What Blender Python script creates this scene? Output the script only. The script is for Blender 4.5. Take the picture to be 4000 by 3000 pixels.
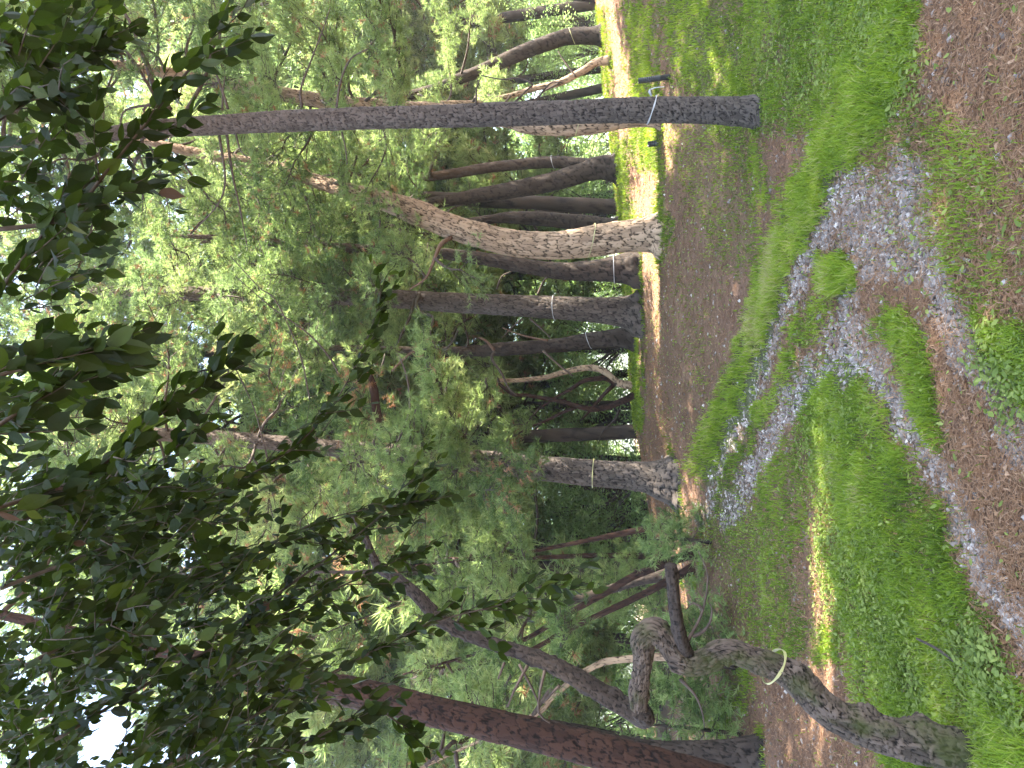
import bpy, math, random
import numpy as np
from mathutils import Vector

# ------------------------------------------------------------------ camera, world, sun, exposure
for o in list(bpy.data.objects):
    bpy.data.objects.remove(o)
scn = bpy.context.scene
COL = scn.collection
F_PX = 2773.0
PITCH = math.radians(9.42)
CAM = np.array([0.0, 0.0, 1.6])
cp, sp = math.cos(PITCH), math.sin(PITCH)
cam_d = bpy.data.cameras.new('camera')
cam_d.sensor_width = 36.0
cam_d.lens = 36.0 * F_PX / 4000.0
cam_d.clip_start = 0.05
cam_d.clip_end = 2000.0
cam = bpy.data.objects.new('camera', cam_d)
COL.objects.link(cam)
from mathutils import Matrix
# the phone was held on its side: picture-right is down, picture-up is the place's right
cam.matrix_world = Matrix(((0, 1, 0, CAM[0]),
                           (sp, 0, -cp, CAM[1]),
                           (-cp, 0, -sp, CAM[2]),
                           (0, 0, 0, 1)))
scn.camera = cam

SUN_AZ, SUN_EL = math.radians(95), math.radians(60)
world = bpy.data.worlds.new("World")
scn.world = world
world.use_nodes = True
wn = world.node_tree
bg = wn.nodes['Background']
sky = wn.nodes.new('ShaderNodeTexSky')
sky.sky_type = 'NISHITA'
sky.sun_disc = False
sky.sun_elevation = SUN_EL
sky.sun_rotation = SUN_AZ
sky.air_density = 1.0
sky.dust_density = 1.5
sky.ozone_density = 1.5
whs = wn.nodes.new('ShaderNodeHueSaturation'); whs.inputs['Saturation'].default_value = .85
wn.links.new(sky.outputs[0], whs.inputs['Color']); wn.links.new(whs.outputs[0], bg.inputs[0])
bg.inputs[1].default_value = 0.11
sl = bpy.data.lights.new('sun', 'SUN')
sl.energy = 4.7
sl.angle = math.radians(0.5)
sl.color = (1.0, 0.92, 0.78)
sun = bpy.data.objects.new('sun', sl)
COL.objects.link(sun)
SDIR = Vector((math.cos(SUN_EL) * math.sin(SUN_AZ), math.cos(SUN_EL) * math.cos(SUN_AZ), math.sin(SUN_EL)))
sun.rotation_euler = SDIR.to_track_quat('Z', 'Y').to_euler()
scn.view_settings.view_transform = 'Standard'
scn.view_settings.look = 'None'
scn.view_settings.exposure = 3.45
scn.view_settings.gamma = 1.0
scn.cycles.max_bounces = 10
scn.cycles.diffuse_bounces = 8
scn.cycles.glossy_bounces = 2
scn.cycles.transmission_bounces = 5
scn.cycles.transparent_max_bounces = 4

# ------------------------------------------------------------------ helpers
rng = np.random.default_rng(11)
random.seed(5)

def P(x, y, D):
    """point seen at photo pixel (x, y), D metres in front of the camera (measured along +Y)"""
    a = (x - 2000.0) / F_PX
    b = (1500.0 - y) / F_PX
    d = np.array([b, cp + a * sp, sp - a * cp])
    return CAM + d * (D / d[1])

def project(p):
    """world points -> photo pixels"""
    q = p - CAM
    fw = q[:, 1] * cp + q[:, 2] * sp
    dn = q[:, 1] * sp - q[:, 2] * cp
    fw = np.where(fw < 0.05, 0.05, fw)
    return 2000 + F_PX * dn / fw, 1500 - F_PX * q[:, 0] / fw, fw

def Z(reg, zx, zy):
    ox, oy = reg
    return ox + zx / 1.58, oy + zy / 1.58

def hash2(ix, iy, s=0):
    h = (ix.astype(np.int64) * 374761393 + iy.astype(np.int64) * 668265263 + s * 974634777) & 0x7fffffff
    h = ((h ^ (h >> 13)) * 1274126177) & 0x7fffffff
    return ((h ^ (h >> 16)) & 0xffff) / 65535.0

def vnoise(x, y, s=0):
    ix, iy = np.floor(x), np.floor(y)
    fx, fy = x - ix, y - iy
    fx = fx * fx * (3 - 2 * fx); fy = fy * fy * (3 - 2 * fy)
    a = hash2(ix, iy, s); b = hash2(ix + 1, iy, s); c = hash2(ix, iy + 1, s); d = hash2(ix + 1, iy + 1, s)
    return (a * (1 - fx) + b * fx) * (1 - fy) + (c * (1 - fx) + d * fx) * fy

def fbm(x, y, s=0, o=4):
    r = 0; a = 0.5; t = 0
    for k in range(o):
        r = r + a * vnoise(x * 2 ** k, y * 2 ** k, s + k); t += a; a *= 0.55
    return r / t

def sstep(a, b, x):
    t = np.clip((x - a) / (b - a), 0, 1)
    return t * t * (3 - 2 * t)

def norm(v):
    return v / np.maximum(np.linalg.norm(v, axis=-1, keepdims=True), 1e-9)

def link(name, me, mat=None, parent=None):
    o = bpy.data.objects.new(name, me)
    COL.objects.link(o)
    if mat is not None:
        me.materials.append(mat)
    if parent is not None:
        o.parent = parent
        o.location = -Vector(parent.location)
    return o

def mesh_np(name, V, F, attrs=None, smooth=False):
    """V (n,3), F (m,k) index array with k = 3 or 4"""
    me = bpy.data.meshes.new(name)
    V = np.ascontiguousarray(V, dtype=np.float32); F = np.ascontiguousarray(F, dtype=np.int32)
    m, k = F.shape
    me.vertices.add(len(V)); me.vertices.foreach_set('co', V.ravel())
    me.loops.add(m * k); me.loops.foreach_set('vertex_index', F.ravel())
    me.polygons.add(m)
    me.polygons.foreach_set('loop_start', np.arange(0, m * k, k, dtype=np.int32))
    me.polygons.foreach_set('loop_total', np.full(m, k, dtype=np.int32))
    me.polygons.foreach_set('use_smooth', np.full(m, smooth, dtype=bool))
    for an, av in (attrs or {}).items():
        at = me.attributes.new(an, 'FLOAT', 'POINT')
        at.data.foreach_set('value', np.ascontiguousarray(av, dtype=np.float32))
    me.update(calc_edges=True)
    return me

def tag(o, label=None, cat=None, group=None, kind=None):
    if label: o['label'] = label
    if cat: o['category'] = cat
    if group: o['group'] = group
    if kind: o['kind'] = kind
    return o

def empty(name, loc, label, cat, group=None):
    o = bpy.data.objects.new(name, None)
    COL.objects.link(o)
    o.location = Vector([float(c) for c in loc])
    o.empty_display_size = 0.2
    return tag(o, label, cat, group)

# ------------------------------------------------------------------ materials
def new_mat(name):
    m = bpy.data.materials.new(name)
    m.use_nodes = True
    m.node_tree.nodes.clear()
    return m, m.node_tree.nodes, m.node_tree.links

def ramp(n, pts):
    r = n.new('ShaderNodeValToRGB')
    while len(r.color_ramp.elements) < len(pts):
        r.color_ramp.elements.new(0.5)
    for e, (p, c) in zip(r.color_ramp.elements, pts):
        e.position = p; e.color = (*c, 1)
    return r

def leaf_mat(name, pts, transl=0.4, rough=0.5, spec=0.3, tcol=1.25):
    m, n, l = new_mat(name)
    at = n.new('ShaderNodeAttribute'); at.attribute_name = 'tint'
    r = ramp(n, pts); l.new(at.outputs['Fac'], r.inputs[0])
    b = n.new('ShaderNodeBsdfPrincipled')
    b.inputs['Roughness'].default_value = rough
    b.inputs['Specular IOR Level'].default_value = spec
    l.new(r.outputs[0], b.inputs['Base Color'])
    t = n.new('ShaderNodeBsdfTranslucent')
    hs = n.new('ShaderNodeHueSaturation'); hs.inputs['Value'].default_value = tcol; hs.inputs['Saturation'].default_value = 1.1
    hs.inputs['Hue'].default_value = 0.485
    l.new(r.outputs[0], hs.inputs['Color']); l.new(hs.outputs[0], t.inputs[0])
    mx = n.new('ShaderNodeMixShader'); mx.inputs[0].default_value = transl
    o = n.new('ShaderNodeOutputMaterial')
    l.new(b.outputs[0], mx.inputs[1]); l.new(t.outputs[0], mx.inputs[2]); l.new(mx.outputs[0], o.inputs[0])
    return m

M_NEEDLE = leaf_mat('pine_needles', [(0, (.065, .115, .04)), (.4, (.18, .26, .095)), (.8, (.28, .375, .15)), (1, (.38, .44, .20))], .6, .45)
M_NEEDLE_BLUE = leaf_mat('cool_pine_needles', [(0, (.06, .11, .05)), (.5, (.16, .24, .10)), (1, (.27, .36, .15))], .6, .45)
M_DEAD = leaf_mat('dead_needles', [(0, (.16, .085, .045)), (.5, (.30, .18, .10)), (1, (.45, .31, .20))], .3, .7, .1)
M_LEAFY = leaf_mat('far_leaves', [(0, (.10, .19, .06)), (.5, (.21, .33, .12)), (1, (.34, .45, .19))], .65, .5)
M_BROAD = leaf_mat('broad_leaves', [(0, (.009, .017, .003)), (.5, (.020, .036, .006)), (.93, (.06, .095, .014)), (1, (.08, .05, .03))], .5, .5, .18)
M_GRASS = leaf_mat('grass_blades', [(0, (.06, .10, .018)), (.5, (.165, .26, .032)), (.85, (.27, .36, .055)), (1, (.38, .36, .16))], .5, .55, .15)
M_WEED = leaf_mat('weed_leaves', [(0, (.09, .14, .04)), (.5, (.21, .28, .075)), (1, (.34, .40, .13))], .5, .7, .12)

def bark_mat(name, crev, lo, hi, moss=0.0, red=0.0):
    m, n, l = new_mat(name)
    at = n.new('ShaderNodeAttribute'); at.attribute_name = 'plate'
    cid = n.new('ShaderNodeAttribute'); cid.attribute_name = 'cell'
    up = n.new('ShaderNodeAttribute'); up.attribute_name = 'height'
    tc = n.new('ShaderNodeTexCoord')
    nz = n.new('ShaderNodeTexNoise'); nz.inputs['Scale'].default_value = 30; nz.inputs['Detail'].default_value = 7
    nz.inputs['Roughness'].default_value = .7
    mp = n.new('ShaderNodeMapping'); mp.inputs['Scale'].default_value = (1.8, 1.8, .35)
    l.new(tc.outputs['Object'], mp.inputs[0]); l.new(mp.outputs[0], nz.inputs['Vector'])
    c1 = ramp(n, [(0, lo), (1, hi)])
    ad = n.new('ShaderNodeMath'); ad.operation = 'MULTIPLY_ADD'; ad.inputs[1].default_value = 0.85
    l.new(cid.outputs['Fac'], ad.inputs[0])
    m2 = n.new('ShaderNodeMath'); m2.operation = 'MULTIPLY'; m2.inputs[1].default_value = 0.55
    l.new(nz.outputs[0], m2.inputs[0]); l.new(m2.outputs[0], ad.inputs[2])
    l.new(ad.outputs[0], c1.inputs[0])
    rr = ramp(n, [(0.06, (0, 0, 0)), (0.42, (1, 1, 1))])
    pa = n.new('ShaderNodeMath'); pa.operation = 'MULTIPLY_ADD'; pa.inputs[1].default_value = .9; pa.inputs[2].default_value = -.42
    l.new(nz.outputs[0], pa.inputs[0])
    pb = n.new('ShaderNodeMath'); pb.operation = 'ADD'; l.new(at.outputs['Fac'], pb.inputs[0]); l.new(pa.outputs[0], pb.inputs[1])
    l.new(pb.outputs[0], rr.inputs[0])
    mx = n.new('ShaderNodeMix'); mx.data_type = 'RGBA'
    l.new(rr.outputs[0], mx.inputs[0]); mx.inputs[6].default_value = (*crev, 1); l.new(c1.outputs[0], mx.inputs[7])
    col = mx.outputs[2]
    if red > 0:
        mr = n.new('ShaderNodeMix'); mr.data_type = 'RGBA'; mr.inputs[7].default_value = (.17, .10, .065, 1)
        k = n.new('ShaderNodeMath'); k.operation = 'MULTIPLY'; k.inputs[1].default_value = red
        l.new(up.outputs['Fac'], k.inputs[0]); l.new(k.outputs[0], mr.inputs[0]); l.new(col, mr.inputs[6]); col = mr.outputs[2]
    if moss > 0:
        n2 = n.new('ShaderNodeTexNoise'); n2.inputs['Scale'].default_value = 4.0; n2.inputs['Detail'].default_value = 5
        l.new(tc.outputs['Object'], n2.inputs['Vector'])
        r2 = ramp(n, [(0.50, (0, 0, 0)), (0.62, (moss,) * 3)]); l.new(n2.outputs[0], r2.inputs[0])
        mm = n.new('ShaderNodeMix'); mm.data_type = 'RGBA'; mm.inputs[7].default_value = (.045, .055, .012, 1)
        l.new(r2.outputs[0], mm.inputs[0]); l.new(col, mm.inputs[6]); col = mm.outputs[2]
    b = n.new('ShaderNodeBsdfPrincipled'); b.inputs['Roughness'].default_value = 0.85
    b.inputs['Specular IOR Level'].default_value = 0.2
    bp = n.new('ShaderNodeBump'); bp.inputs['Strength'].default_value = 0.8; bp.inputs['Distance'].default_value = 0.012
    l.new(nz.outputs[0], bp.inputs['Height']); l.new(bp.outputs[0], b.inputs['Normal'])
    l.new(col, b.inputs['Base Color'])
    o = n.new('ShaderNodeOutputMaterial'); l.new(b.outputs[0], o.inputs[0])
    return m

B_GREY = bark_mat('grey_bark', (.006, .0045, .004), (.033, .026, .021), (.10, .082, .070), red=.3)
B_TAN = bark_mat('tan_bark', (.016, .010, .006), (.15, .10, .066), (.38, .275, .185), red=.5)
B_DARK = bark_mat('dark_bark', (.005, .0036, .003), (.021, .0155, .0125), (.054, .041, .033), red=.35)
B_RED = bark_mat('red_bark', (.004, .0022, .0018), (.019, .009, .0065), (.05, .025, .017))
B_MOSS = bark_mat('mossy_bark', (.0035, .0026, .0018), (.022, .017, .012), (.125, .095, .075), moss=.7)

def plain_mat(name, c, rough=.6, scale=20, var=.3, transl=0, spec=.3):
    m, n, l = new_mat(name)
    tc = n.new('ShaderNodeTexCoord'); nz = n.new('ShaderNodeTexNoise'); nz.inputs['Scale'].default_value = scale
    l.new(tc.outputs['Object'], nz.inputs['Vector'])
    r = ramp(n, [(.3, tuple(v * (1 - var) for v in c)), (.7, tuple(min(1, v * (1 + var)) for v in c))])
    l.new(nz.outputs[0], r.inputs[0])
    b = n.new('ShaderNodeBsdfPrincipled'); b.inputs['Roughness'].default_value = rough; b.inputs['Specular IOR Level'].default_value = spec
    l.new(r.outputs[0], b.inputs['Base Color'])
    o = n.new('ShaderNodeOutputMaterial'); l.new(b.outputs[0], o.inputs[0])
    return m

M_TWIG = plain_mat('twig_bark', (.07, .052, .042), .85, 30, .35)
M_TWIG_RED = plain_mat('reddish_twig_bark', (.13, .08, .055), .85, 30, .35)
M_TWIG_DARK = plain_mat('dark_twig_bark', (.05, .04, .03), .8, 30, .3)
M_CUT = plain_mat('cut_wood', (.12, .10, .08), .8, 50, .4)
M_RIBW = plain_mat('white_plastic_ribbon', (.34, .35, .36), .35, 10, .1, spec=.5)
M_RIBY = plain_mat('yellow_plastic_ribbon', (.34, .33, .15), .4, 10, .1, spec=.5)
M_PIPE = plain_mat('black_plastic_pipe', (.012, .014, .018), .4, 10, .2, spec=.5)
M_STONE_N = None

# ------------------------------------------------------------------ the ground
def gz(x, y):
    x = np.asarray(x, float); y = np.asarray(y, float)
    g = 0.10 * sstep(5.5, 8.2, y) + 0.93 * sstep(8.4, 12.6, y) ** 1.0 + 0.45 * sstep(12.2, 17.5, y)
    g = g + 0.10 * sstep(17.5, 20, y) - 1.1 * sstep(22, 50, y) - 1.2 * sstep(50, 140, y)
    left = np.clip(1 + 0.10 * np.minimum(0, x), 0.25, 1)
    g = np.where(g > 0, g * (1 - (1 - left) * sstep(8, 12, y)), g)
    g = g + 0.095 * np.clip(x - 1.0, 0, 14) * sstep(10, 17, y)
    g = g + 0.05 * np.clip(x - 1.5, 0, 8) * sstep(5, 9, y) * (1 - sstep(13, 17, y))
    g = g + (fbm(x * .5, y * .5, 3) - .5) * 0.14 + (fbm(x * 2.3, y * 2.3, 9, 3) - .5) * 0.05
    return g

def ground_hit(x, y):
    """where the ray through a photo pixel meets the ground"""
    lo, hi = 2.0, 60.0
    prev = 2.0
    for D in np.linspace(2.5, 40, 800):
        p = P(x, y, D)
        if p[2] < float(gz(p[0], p[1])):
            return p
    return P(x, y, 40.0)

Z3 = (2600, 0); Z6 = (2600, 1000); Z9 = (2600, 2000)
def zl(reg, pts):
    return [Z(reg, a, b) for a, b in pts]
# ground cover outlines, read off the photograph: (polyline, half width in photo pixels, strength)
GRAVEL = [
    (zl(Z6, [(230, 1620), (330, 1330), (480, 950), (560, 700), (700, 450), (830, 150), (930, 0)]) + zl(Z3, [(1000, 1400), (1080, 1200)]), 34, 1.0),
    (zl(Z6, [(380, 1620), (600, 1250), (760, 980), (900, 800), (1060, 600), (1110, 400), (1110, 260)]), 42, 1.0),
    (zl(Z6, [(1000, 680), (1150, 560), (1300, 700), (1420, 860), (1500, 1050), (1620, 1250), (1730, 1450)]) + zl(Z9, [(1790, 60), (1920, 250), (2030, 470), (2170, 680), (2300, 900)]), 48, 1.0),
    (zl(Z3, [(1500, 1000), (1520, 1200), (1560, 1500)]) + zl(Z6, [(1660, 120), (1740, 330), (1850, 530), (1960, 720), (2080, 920), (2230, 1200)]), 66, 1.0),
    (zl(Z3, [(1180, 1120), (1230, 1350)]) + zl(Z6, [(1300, 60)]), 75, .95),
    (zl(Z3, [(1340, 1150), (1400, 1400)]) + zl(Z6, [(1420, 60)]), 45, .7),
    (zl(Z6, [(1100, 520), (1180, 640)]), 105, 1.0),
    (zl(Z6, [(800, 850), (900, 760)]), 80, .8),
    (zl(Z3, [(1100, 1150), (1150, 1500)]), 60, .7),
    (zl(Z3, [(1350, 1250), (1400, 1500)]) + zl(Z6, [(1450, 100)]), 60, .6),
]
GRASS = [
    (zl(Z3, [(1440, 330), (1380, 500), (1240, 700), (1060, 930), (920, 1180), (770, 1500)]), 85, 1.0),
    (zl(Z6, [(730, 0), (650, 250), (570, 480), (490, 680), (420, 880), (330, 1100), (240, 1300)]), 60, 1.0),
    (zl(Z6, [(800, 650), (650, 900), (520, 1150), (400, 1400), (330, 1560)]), 32, .75),
    (zl(Z6, [(1090, 60), (1080, 170)]), 62, 1.0),
    (zl(Z6, [(930, 330), (860, 480)]), 55, .6),
    (zl(Z6, [(1080, 900), (1170, 1050), (1280, 1400)]) + zl(Z9, [(1350, 100), (1400, 400)]), 165, 1.0),
    (zl(Z9, [(1500, 250), (1600, 600), (1750, 950), (1950, 1300), (2050, 1550)]), 200, 1.0),
    (zl(Z9, [(1250, 300), (1350, 700), (1450, 1050), (1550, 1300), (1800, 1560)]), 170, .9),
    (zl(Z6, [(1400, 420), (1540, 620), (1620, 900), (1640, 1080)]), 60, .75),
    (zl(Z6, [(2120, 560), (2212, 760)]), 110, .9),
    (zl(Z6, [(1900, 350), (2050, 500)]), 60, .5),
    (zl(Z3, [(150, 60), (250, 350), (420, 620)]), 130, .85),
    (zl(Z3, [(500, 60), (700, 300), (900, 520)]), 190, .6),
    (zl(Z3, [(900, 30), (1150, 200), (1280, 330)]), 190, .75),
    (zl(Z3, [(1380, 20), (1420, 200)]), 110, .95),
    (zl(Z3, [(420, 780), (520, 1000), (600, 1200)]), 60, .5),
    (zl(Z9, [(380, 60), (550, 250), (650, 450), (720, 780)]), 120, .42),
    (zl(Z6, [(900, 1250), (700, 1500)]) + zl(Z9, [(700, 100)]), 110, .45),
    (zl(Z9, [(480, 1000), (430, 1150), (350, 1320)]), 42, .8),
    (zl(Z9, [(980, 750), (1000, 880)]), 40, .6),
    ([(2440, 560), (2450, 900), (2470, 1300), (2500, 1650)], 22, .8),
    ([(2350, 60), (2370, 400), (2420, 700)], 22, .5),
    ([(2500, 60), (2530, 400), (2540, 620)], 55, .8),
    ([(2590, 640), (2592, 1000)], 12, .9),
    ([(2700, 500), (2760, 700), (2850, 900), (2950, 1000)], 110, .26),
    ([(2700, 1100), (2720, 1500)], 50, .10),
    ([(3500, 700), (3650, 900), (3850, 1100)], 150, .22),
    ([(3950, 600), (3950, 1000)], 120, .10),
    ([(3400, 500), (3600, 500), (3800, 700)], 120, .25),
    ([(3600, 1950), (3750, 2250), (3850, 2500)], 90, .25),
]
CLOVER = [
    (zl(Z9, [(1150, 150), (1250, 500), (1350, 850), (1550, 1250)]), 130, 1.0),
    (zl(Z6, [(1050, 950), (980, 1200), (1120, 1500)]), 80, .8),
    (zl(Z3, [(400, 500), (800, 350), (1150, 250)]), 200, .7),
    (zl(Z3, [(1350, 200), (1400, 500)]), 120, .5),
    (zl(Z3, [(100, 900), (300, 1300)]) + zl(Z6, [(150, 100), (120, 500), (200, 900)]), 150, .16),
    (zl(Z6, [(2050, 600), (2180, 900)]), 100, .8),
    (zl(Z9, [(450, 200), (500, 600)]), 120, .45),
    (zl(Z9, [(1900, 900), (2100, 1300)]), 120, .8),
]

def cover(px, py, lines, soft=0.45):
    """strength of a ground cover at photo pixels, nearest outline wins"""
    out = np.zeros(len(px))
    for pts, hw, st in lines:
        a = np.array(pts, float)
        best = np.full(len(px), 1e9)
        if len(a) == 1: a = np.vstack([a, a])
        for i in range(len(a) - 1):
            p0, p1 = a[i], a[i + 1]
            d = p1 - p0; L = max(d @ d, 1e-6)
            t = np.clip(((px - p0[0]) * d[0] + (py - p0[1]) * d[1]) / L, 0, 1)
            best = np.minimum(best, np.hypot(px - p0[0] - t * d[0], py - p0[1] - t * d[1]))
        out = np.maximum(out, st * (1 - sstep(hw * (1 - soft), hw * (1 + soft), best)))
    return out

def covers(x, y, z):
    p = np.stack([x, y, z], 1)
    px, py, fw = project(p)
    wob = (fbm(x * 3, y * 3, 21, 3) - .5) * 80 + (fbm(x * 11, y * 11, 23, 2) - .5) * 70
    wob2 = (fbm(x * 3, y * 3, 41, 3) - .5) * 80 + (fbm(x * 11, y * 11, 43, 2) - .5) * 70
    px = px + wob; py = py + wob2
    ins = (px > -100) & (px < 4100) & (py > -100) & (py < 3100) & (y > 1.5)
    gr = np.where(ins, cover(px, py, [(a, b * .84, c) for a, b, c in GRAVEL], .7), 0)
    gs = np.where(ins, cover(px, py, GRASS), .35 * (fbm(x * .8, y * .8, 5) > .5))
    cl = np.where(ins, cover(px, py, CLOVER), .1)
    return gr, gs, cl

def make_ground():
    nx, ny = 520, 640
    s = np.linspace(-1, 1, nx); t = np.linspace(-1, 1, ny)
    xs = 9.5 * s + 390 * s ** 9; ys = 9.0 + 9.5 * t + 390 * t ** 9
    X, Y = np.meshgrid(xs, ys)
    X = X.ravel(); Y = Y.ravel()
    Zg = gz(X, Y)
    gr, gs, cl = covers(X, Y, Zg)
    near = (np.abs(X) < 12) & (Y > 0) & (Y < 20)
    Zg = Zg + np.where(near, (fbm(X * 14, Y * 14, 31, 3) - .5) * 0.035, 0) + gs * .015 - gr * .02
    idx = np.arange(nx * ny).reshape(ny, nx)
    F = np.stack([idx[:-1, :-1], idx[:-1, 1:], idx[1:, 1:], idx[1:, :-1]], -1).reshape(-1, 4)
    me = mesh_np('ground', np.stack([X, Y, Zg], 1), F, {'gravel': gr, 'green': np.maximum(gs, cl * .8)}, True)
    m, n, l = new_mat('forest_floor')
    tc = n.new('ShaderNodeTexCoord')
    def noise(sc, det=5, st=None):
        q = n.new('ShaderNodeTexNoise'); q.inputs['Scale'].default_value = sc; q.inputs['Detail'].default_value = det
        q.inputs['Roughness'].default_value = .65
        if st:
            mp = n.new('ShaderNodeMapping'); mp.inputs['Scale'].default_value = st; l.new(tc.outputs['Object'], mp.inputs[0]); l.new(mp.outputs[0], q.inputs[0])
        else:
            l.new(tc.outputs['Object'], q.inputs[0])
        return q
    n1 = noise(38, 8); n2 = noise(1.3, 4); n3 = noise(110, 3)
    r1 = ramp(n, [(.28, (.055, .032, .021)), (.5, (.175, .105, .070)), (.72, (.32, .205, .145))])
    l.new(n1.outputs[0], r1.inputs[0])
    r2 = ramp(n, [(.35, (.11, .066, .043)), (.65, (.25, .158, .108))]); l.new(n2.outputs[0], r2.inputs[0])
    mx = n.new('ShaderNodeMix'); mx.data_type = 'RGBA'; mx.inputs[0].default_value = .4
    l.new(r1.outputs[0], mx.inputs[6]); l.new(r2.outputs[0], mx.inputs[7])
    ag = n.new('ShaderNodeAttribute'); ag.attribute_name = 'gravel'
    vo = n.new('ShaderNodeTexVoronoi'); vo.inputs['Scale'].default_value = 42
    l.new(tc.outputs['Object'], vo.inputs['Vector'])
    rv = ramp(n, [(0, (.05, .035, .028)), (.5, (.115, .086, .070)), (1, (.22, .18, .15))])
    sep = n.new('ShaderNodeSeparateColor'); l.new(vo.outputs['Color'], sep.inputs[0]); l.new(sep.outputs[0], rv.inputs[0])
    mg = n.new('ShaderNodeMix'); mg.data_type = 'RGBA'
    l.new(ag.outputs['Fac'], mg.inputs[0]); l.new(mx.outputs[2], mg.inputs[6]); l.new(rv.outputs[0], mg.inputs[7])
    an = n.new('ShaderNodeAttribute'); an.attribute_name = 'green'
    k = n.new('ShaderNodeMath'); k.operation = 'MULTIPLY'; k.inputs[1].default_value = .75; l.new(an.outputs['Fac'], k.inputs[0])
    rg = ramp(n, [(.3, (.04, .055, .02)), (.7, (.09, .12, .035))]); l.new(n3.outputs[0], rg.inputs[0])
    mg2 = n.new('ShaderNodeMix'); mg2.data_type = 'RGBA'
    l.new(k.outputs[0], mg2.inputs[0]); l.new(mg.outputs[2], mg2.inputs[6]); l.new(rg.outputs[0], mg2.inputs[7])
    b = n.new('ShaderNodeBsdfPrincipled'); b.inputs['Roughness'].default_value = .95; b.inputs['Specular IOR Level'].default_value = .15
    l.new(mg2.outputs[2], b.inputs['Base Color'])
    bp = n.new('ShaderNodeBump'); bp.inputs['Strength'].default_value = .9; bp.inputs['Distance'].default_value = .03
    l.new(n1.outputs[0], bp.inputs['Height']); l.new(bp.outputs[0], b.inputs['Normal'])
    o = n.new('ShaderNodeOutputMaterial'); l.new(b.outputs[0], o.inputs[0])
    g = link('ground', me, m)
    tag(g, 'brown needle-strewn earth with gravel ruts crossing it', 'ground', kind='structure')
make_ground()

def scatter(n, d0=2.7, d1=22, power=1.3, wide=.62):
    """points on the ground, thinner with distance"""
    u = rng.random(n)
    q = 1 - power + 1e-4
    D = (d0 ** q + u * (d1 ** q - d0 ** q)) ** (1 / q)
    x = (rng.random(n) * 2 - 1) * (wide * D + .6)
    return x, D

def blades(x, y, h, w, lean, tint, name, mat, parent_tag):
    n = len(x)
    z = gz(x, y) - .01
    base = np.stack([x, y, z], 1)
    az = rng.random(n) * 6.2832
    ax = rng.random(n) * 6.2832
    side = np.stack([np.cos(az), np.sin(az), np.zeros(n)], 1) * w[:, None]
    ld = np.stack([np.cos(ax), np.sin(ax), np.zeros(n)], 1) * (lean * h)[:, None]
    mid = base + ld * .35 + np.array([0, 0, 1]) * (h * .6)[:, None]
    tip = base + ld + np.array([0, 0, 1]) * (h * .92)[:, None]
    V = np.stack([base - side, base + side, mid + side * .7, mid - side * .7, tip], 1).reshape(-1, 3)
    i = (np.arange(n) * 5)[:, None]
    F = np.concatenate([i + np.array([[0, 1, 2]]), i + np.array([[0, 2, 3]]), i + np.array([[3, 2, 4]])], 0)
    me = mesh_np(name, V, F, {'tint': np.repeat(tint, 5)})
    return tag(link(name, me, mat), *parent_tag, kind='stuff')

def make_grass():
    x, y = scatter(620000, power=1.0)
    z = gz(x, y)
    gr, gs, cl = covers(x, y, z)
    gs = gs * (1 - .85 * gr)
    tuft = fbm(x * 5, y * 5, 77, 3)
    keep = rng.random(len(x)) < np.clip(gs * 1.0 * np.clip(-.25 + 2.4 * tuft, 0.04, 1.3), 0, 1) * (1 - .8 * gr) + .008
    x, y, gs, gr, tuft = x[keep], y[keep], gs[keep], gr[keep], tuft[keep]
    n = len(x)
    for bx, by, br in BASES:      # longer grass left standing round the trunks
        m = int(420 * (br / .2))
        a = rng.random(m) * 6.2832; q = br * (1.0 + np.abs(rng.normal(0, .55, m)))
        x = np.append(x, bx + np.cos(a) * q); y = np.append(y, by + np.sin(a) * q)
        gs = np.append(gs, np.full(m, .8)); gr = np.append(gr, np.zeros(m)); tuft = np.append(tuft, np.full(m, .5))
    n = len(x)
    h = (.03 + .05 * gs * rng.random(n) + .03 * rng.random(n)) * (1 + .02 * y)
    px, py, _ = project(np.stack([x, y, gz(x, y)], 1))
    tall = cover(px, py, [(zl(Z6, [(1090, 60), (1080, 170)]), 60, 1), (zl(Z3, [(1300, 500), (1060, 930), (760, 1500)]), 110, .5), (zl(Z6, [(730, 0), (490, 680), (300, 1200)]), 60, .6)])
    h = h * (1 + .8 * tall)
    warm = cover(px, py, [(zl(Z9, [(1250, 100), (1450, 700), (1900, 1300)]), 230, .45), (zl(Z6, [(1100, 950), (1200, 1400)]), 150, .6), (zl(Z3, [(1480, 250), (1250, 700), (900, 1180), (760, 1500)]), 110, 1), (zl(Z6, [(730, 0), (490, 680), (240, 1300)]), 80, 1), (zl(Z6, [(1090, 60), (1080, 170)]), 80, 1.)])
    tint = np.clip(rng.normal(.40, .17, n) + .24 * warm + (tuft - .5) * .5 + (fbm(x * 1.3, y * 1.3, 55, 3) - .5) * .9, 0, 1)
    h = h * (.55 + .9 * fbm(x * 3.2, y * 3.2, 57, 3))
    print('grass', n)
    blades(x, y, h, .0022 + .0005 * y, rng.random(n) * .9, tint, 'grass', M_GRASS, ('short bright green grass in tufts and strips between the ruts', 'grass'))

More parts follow.
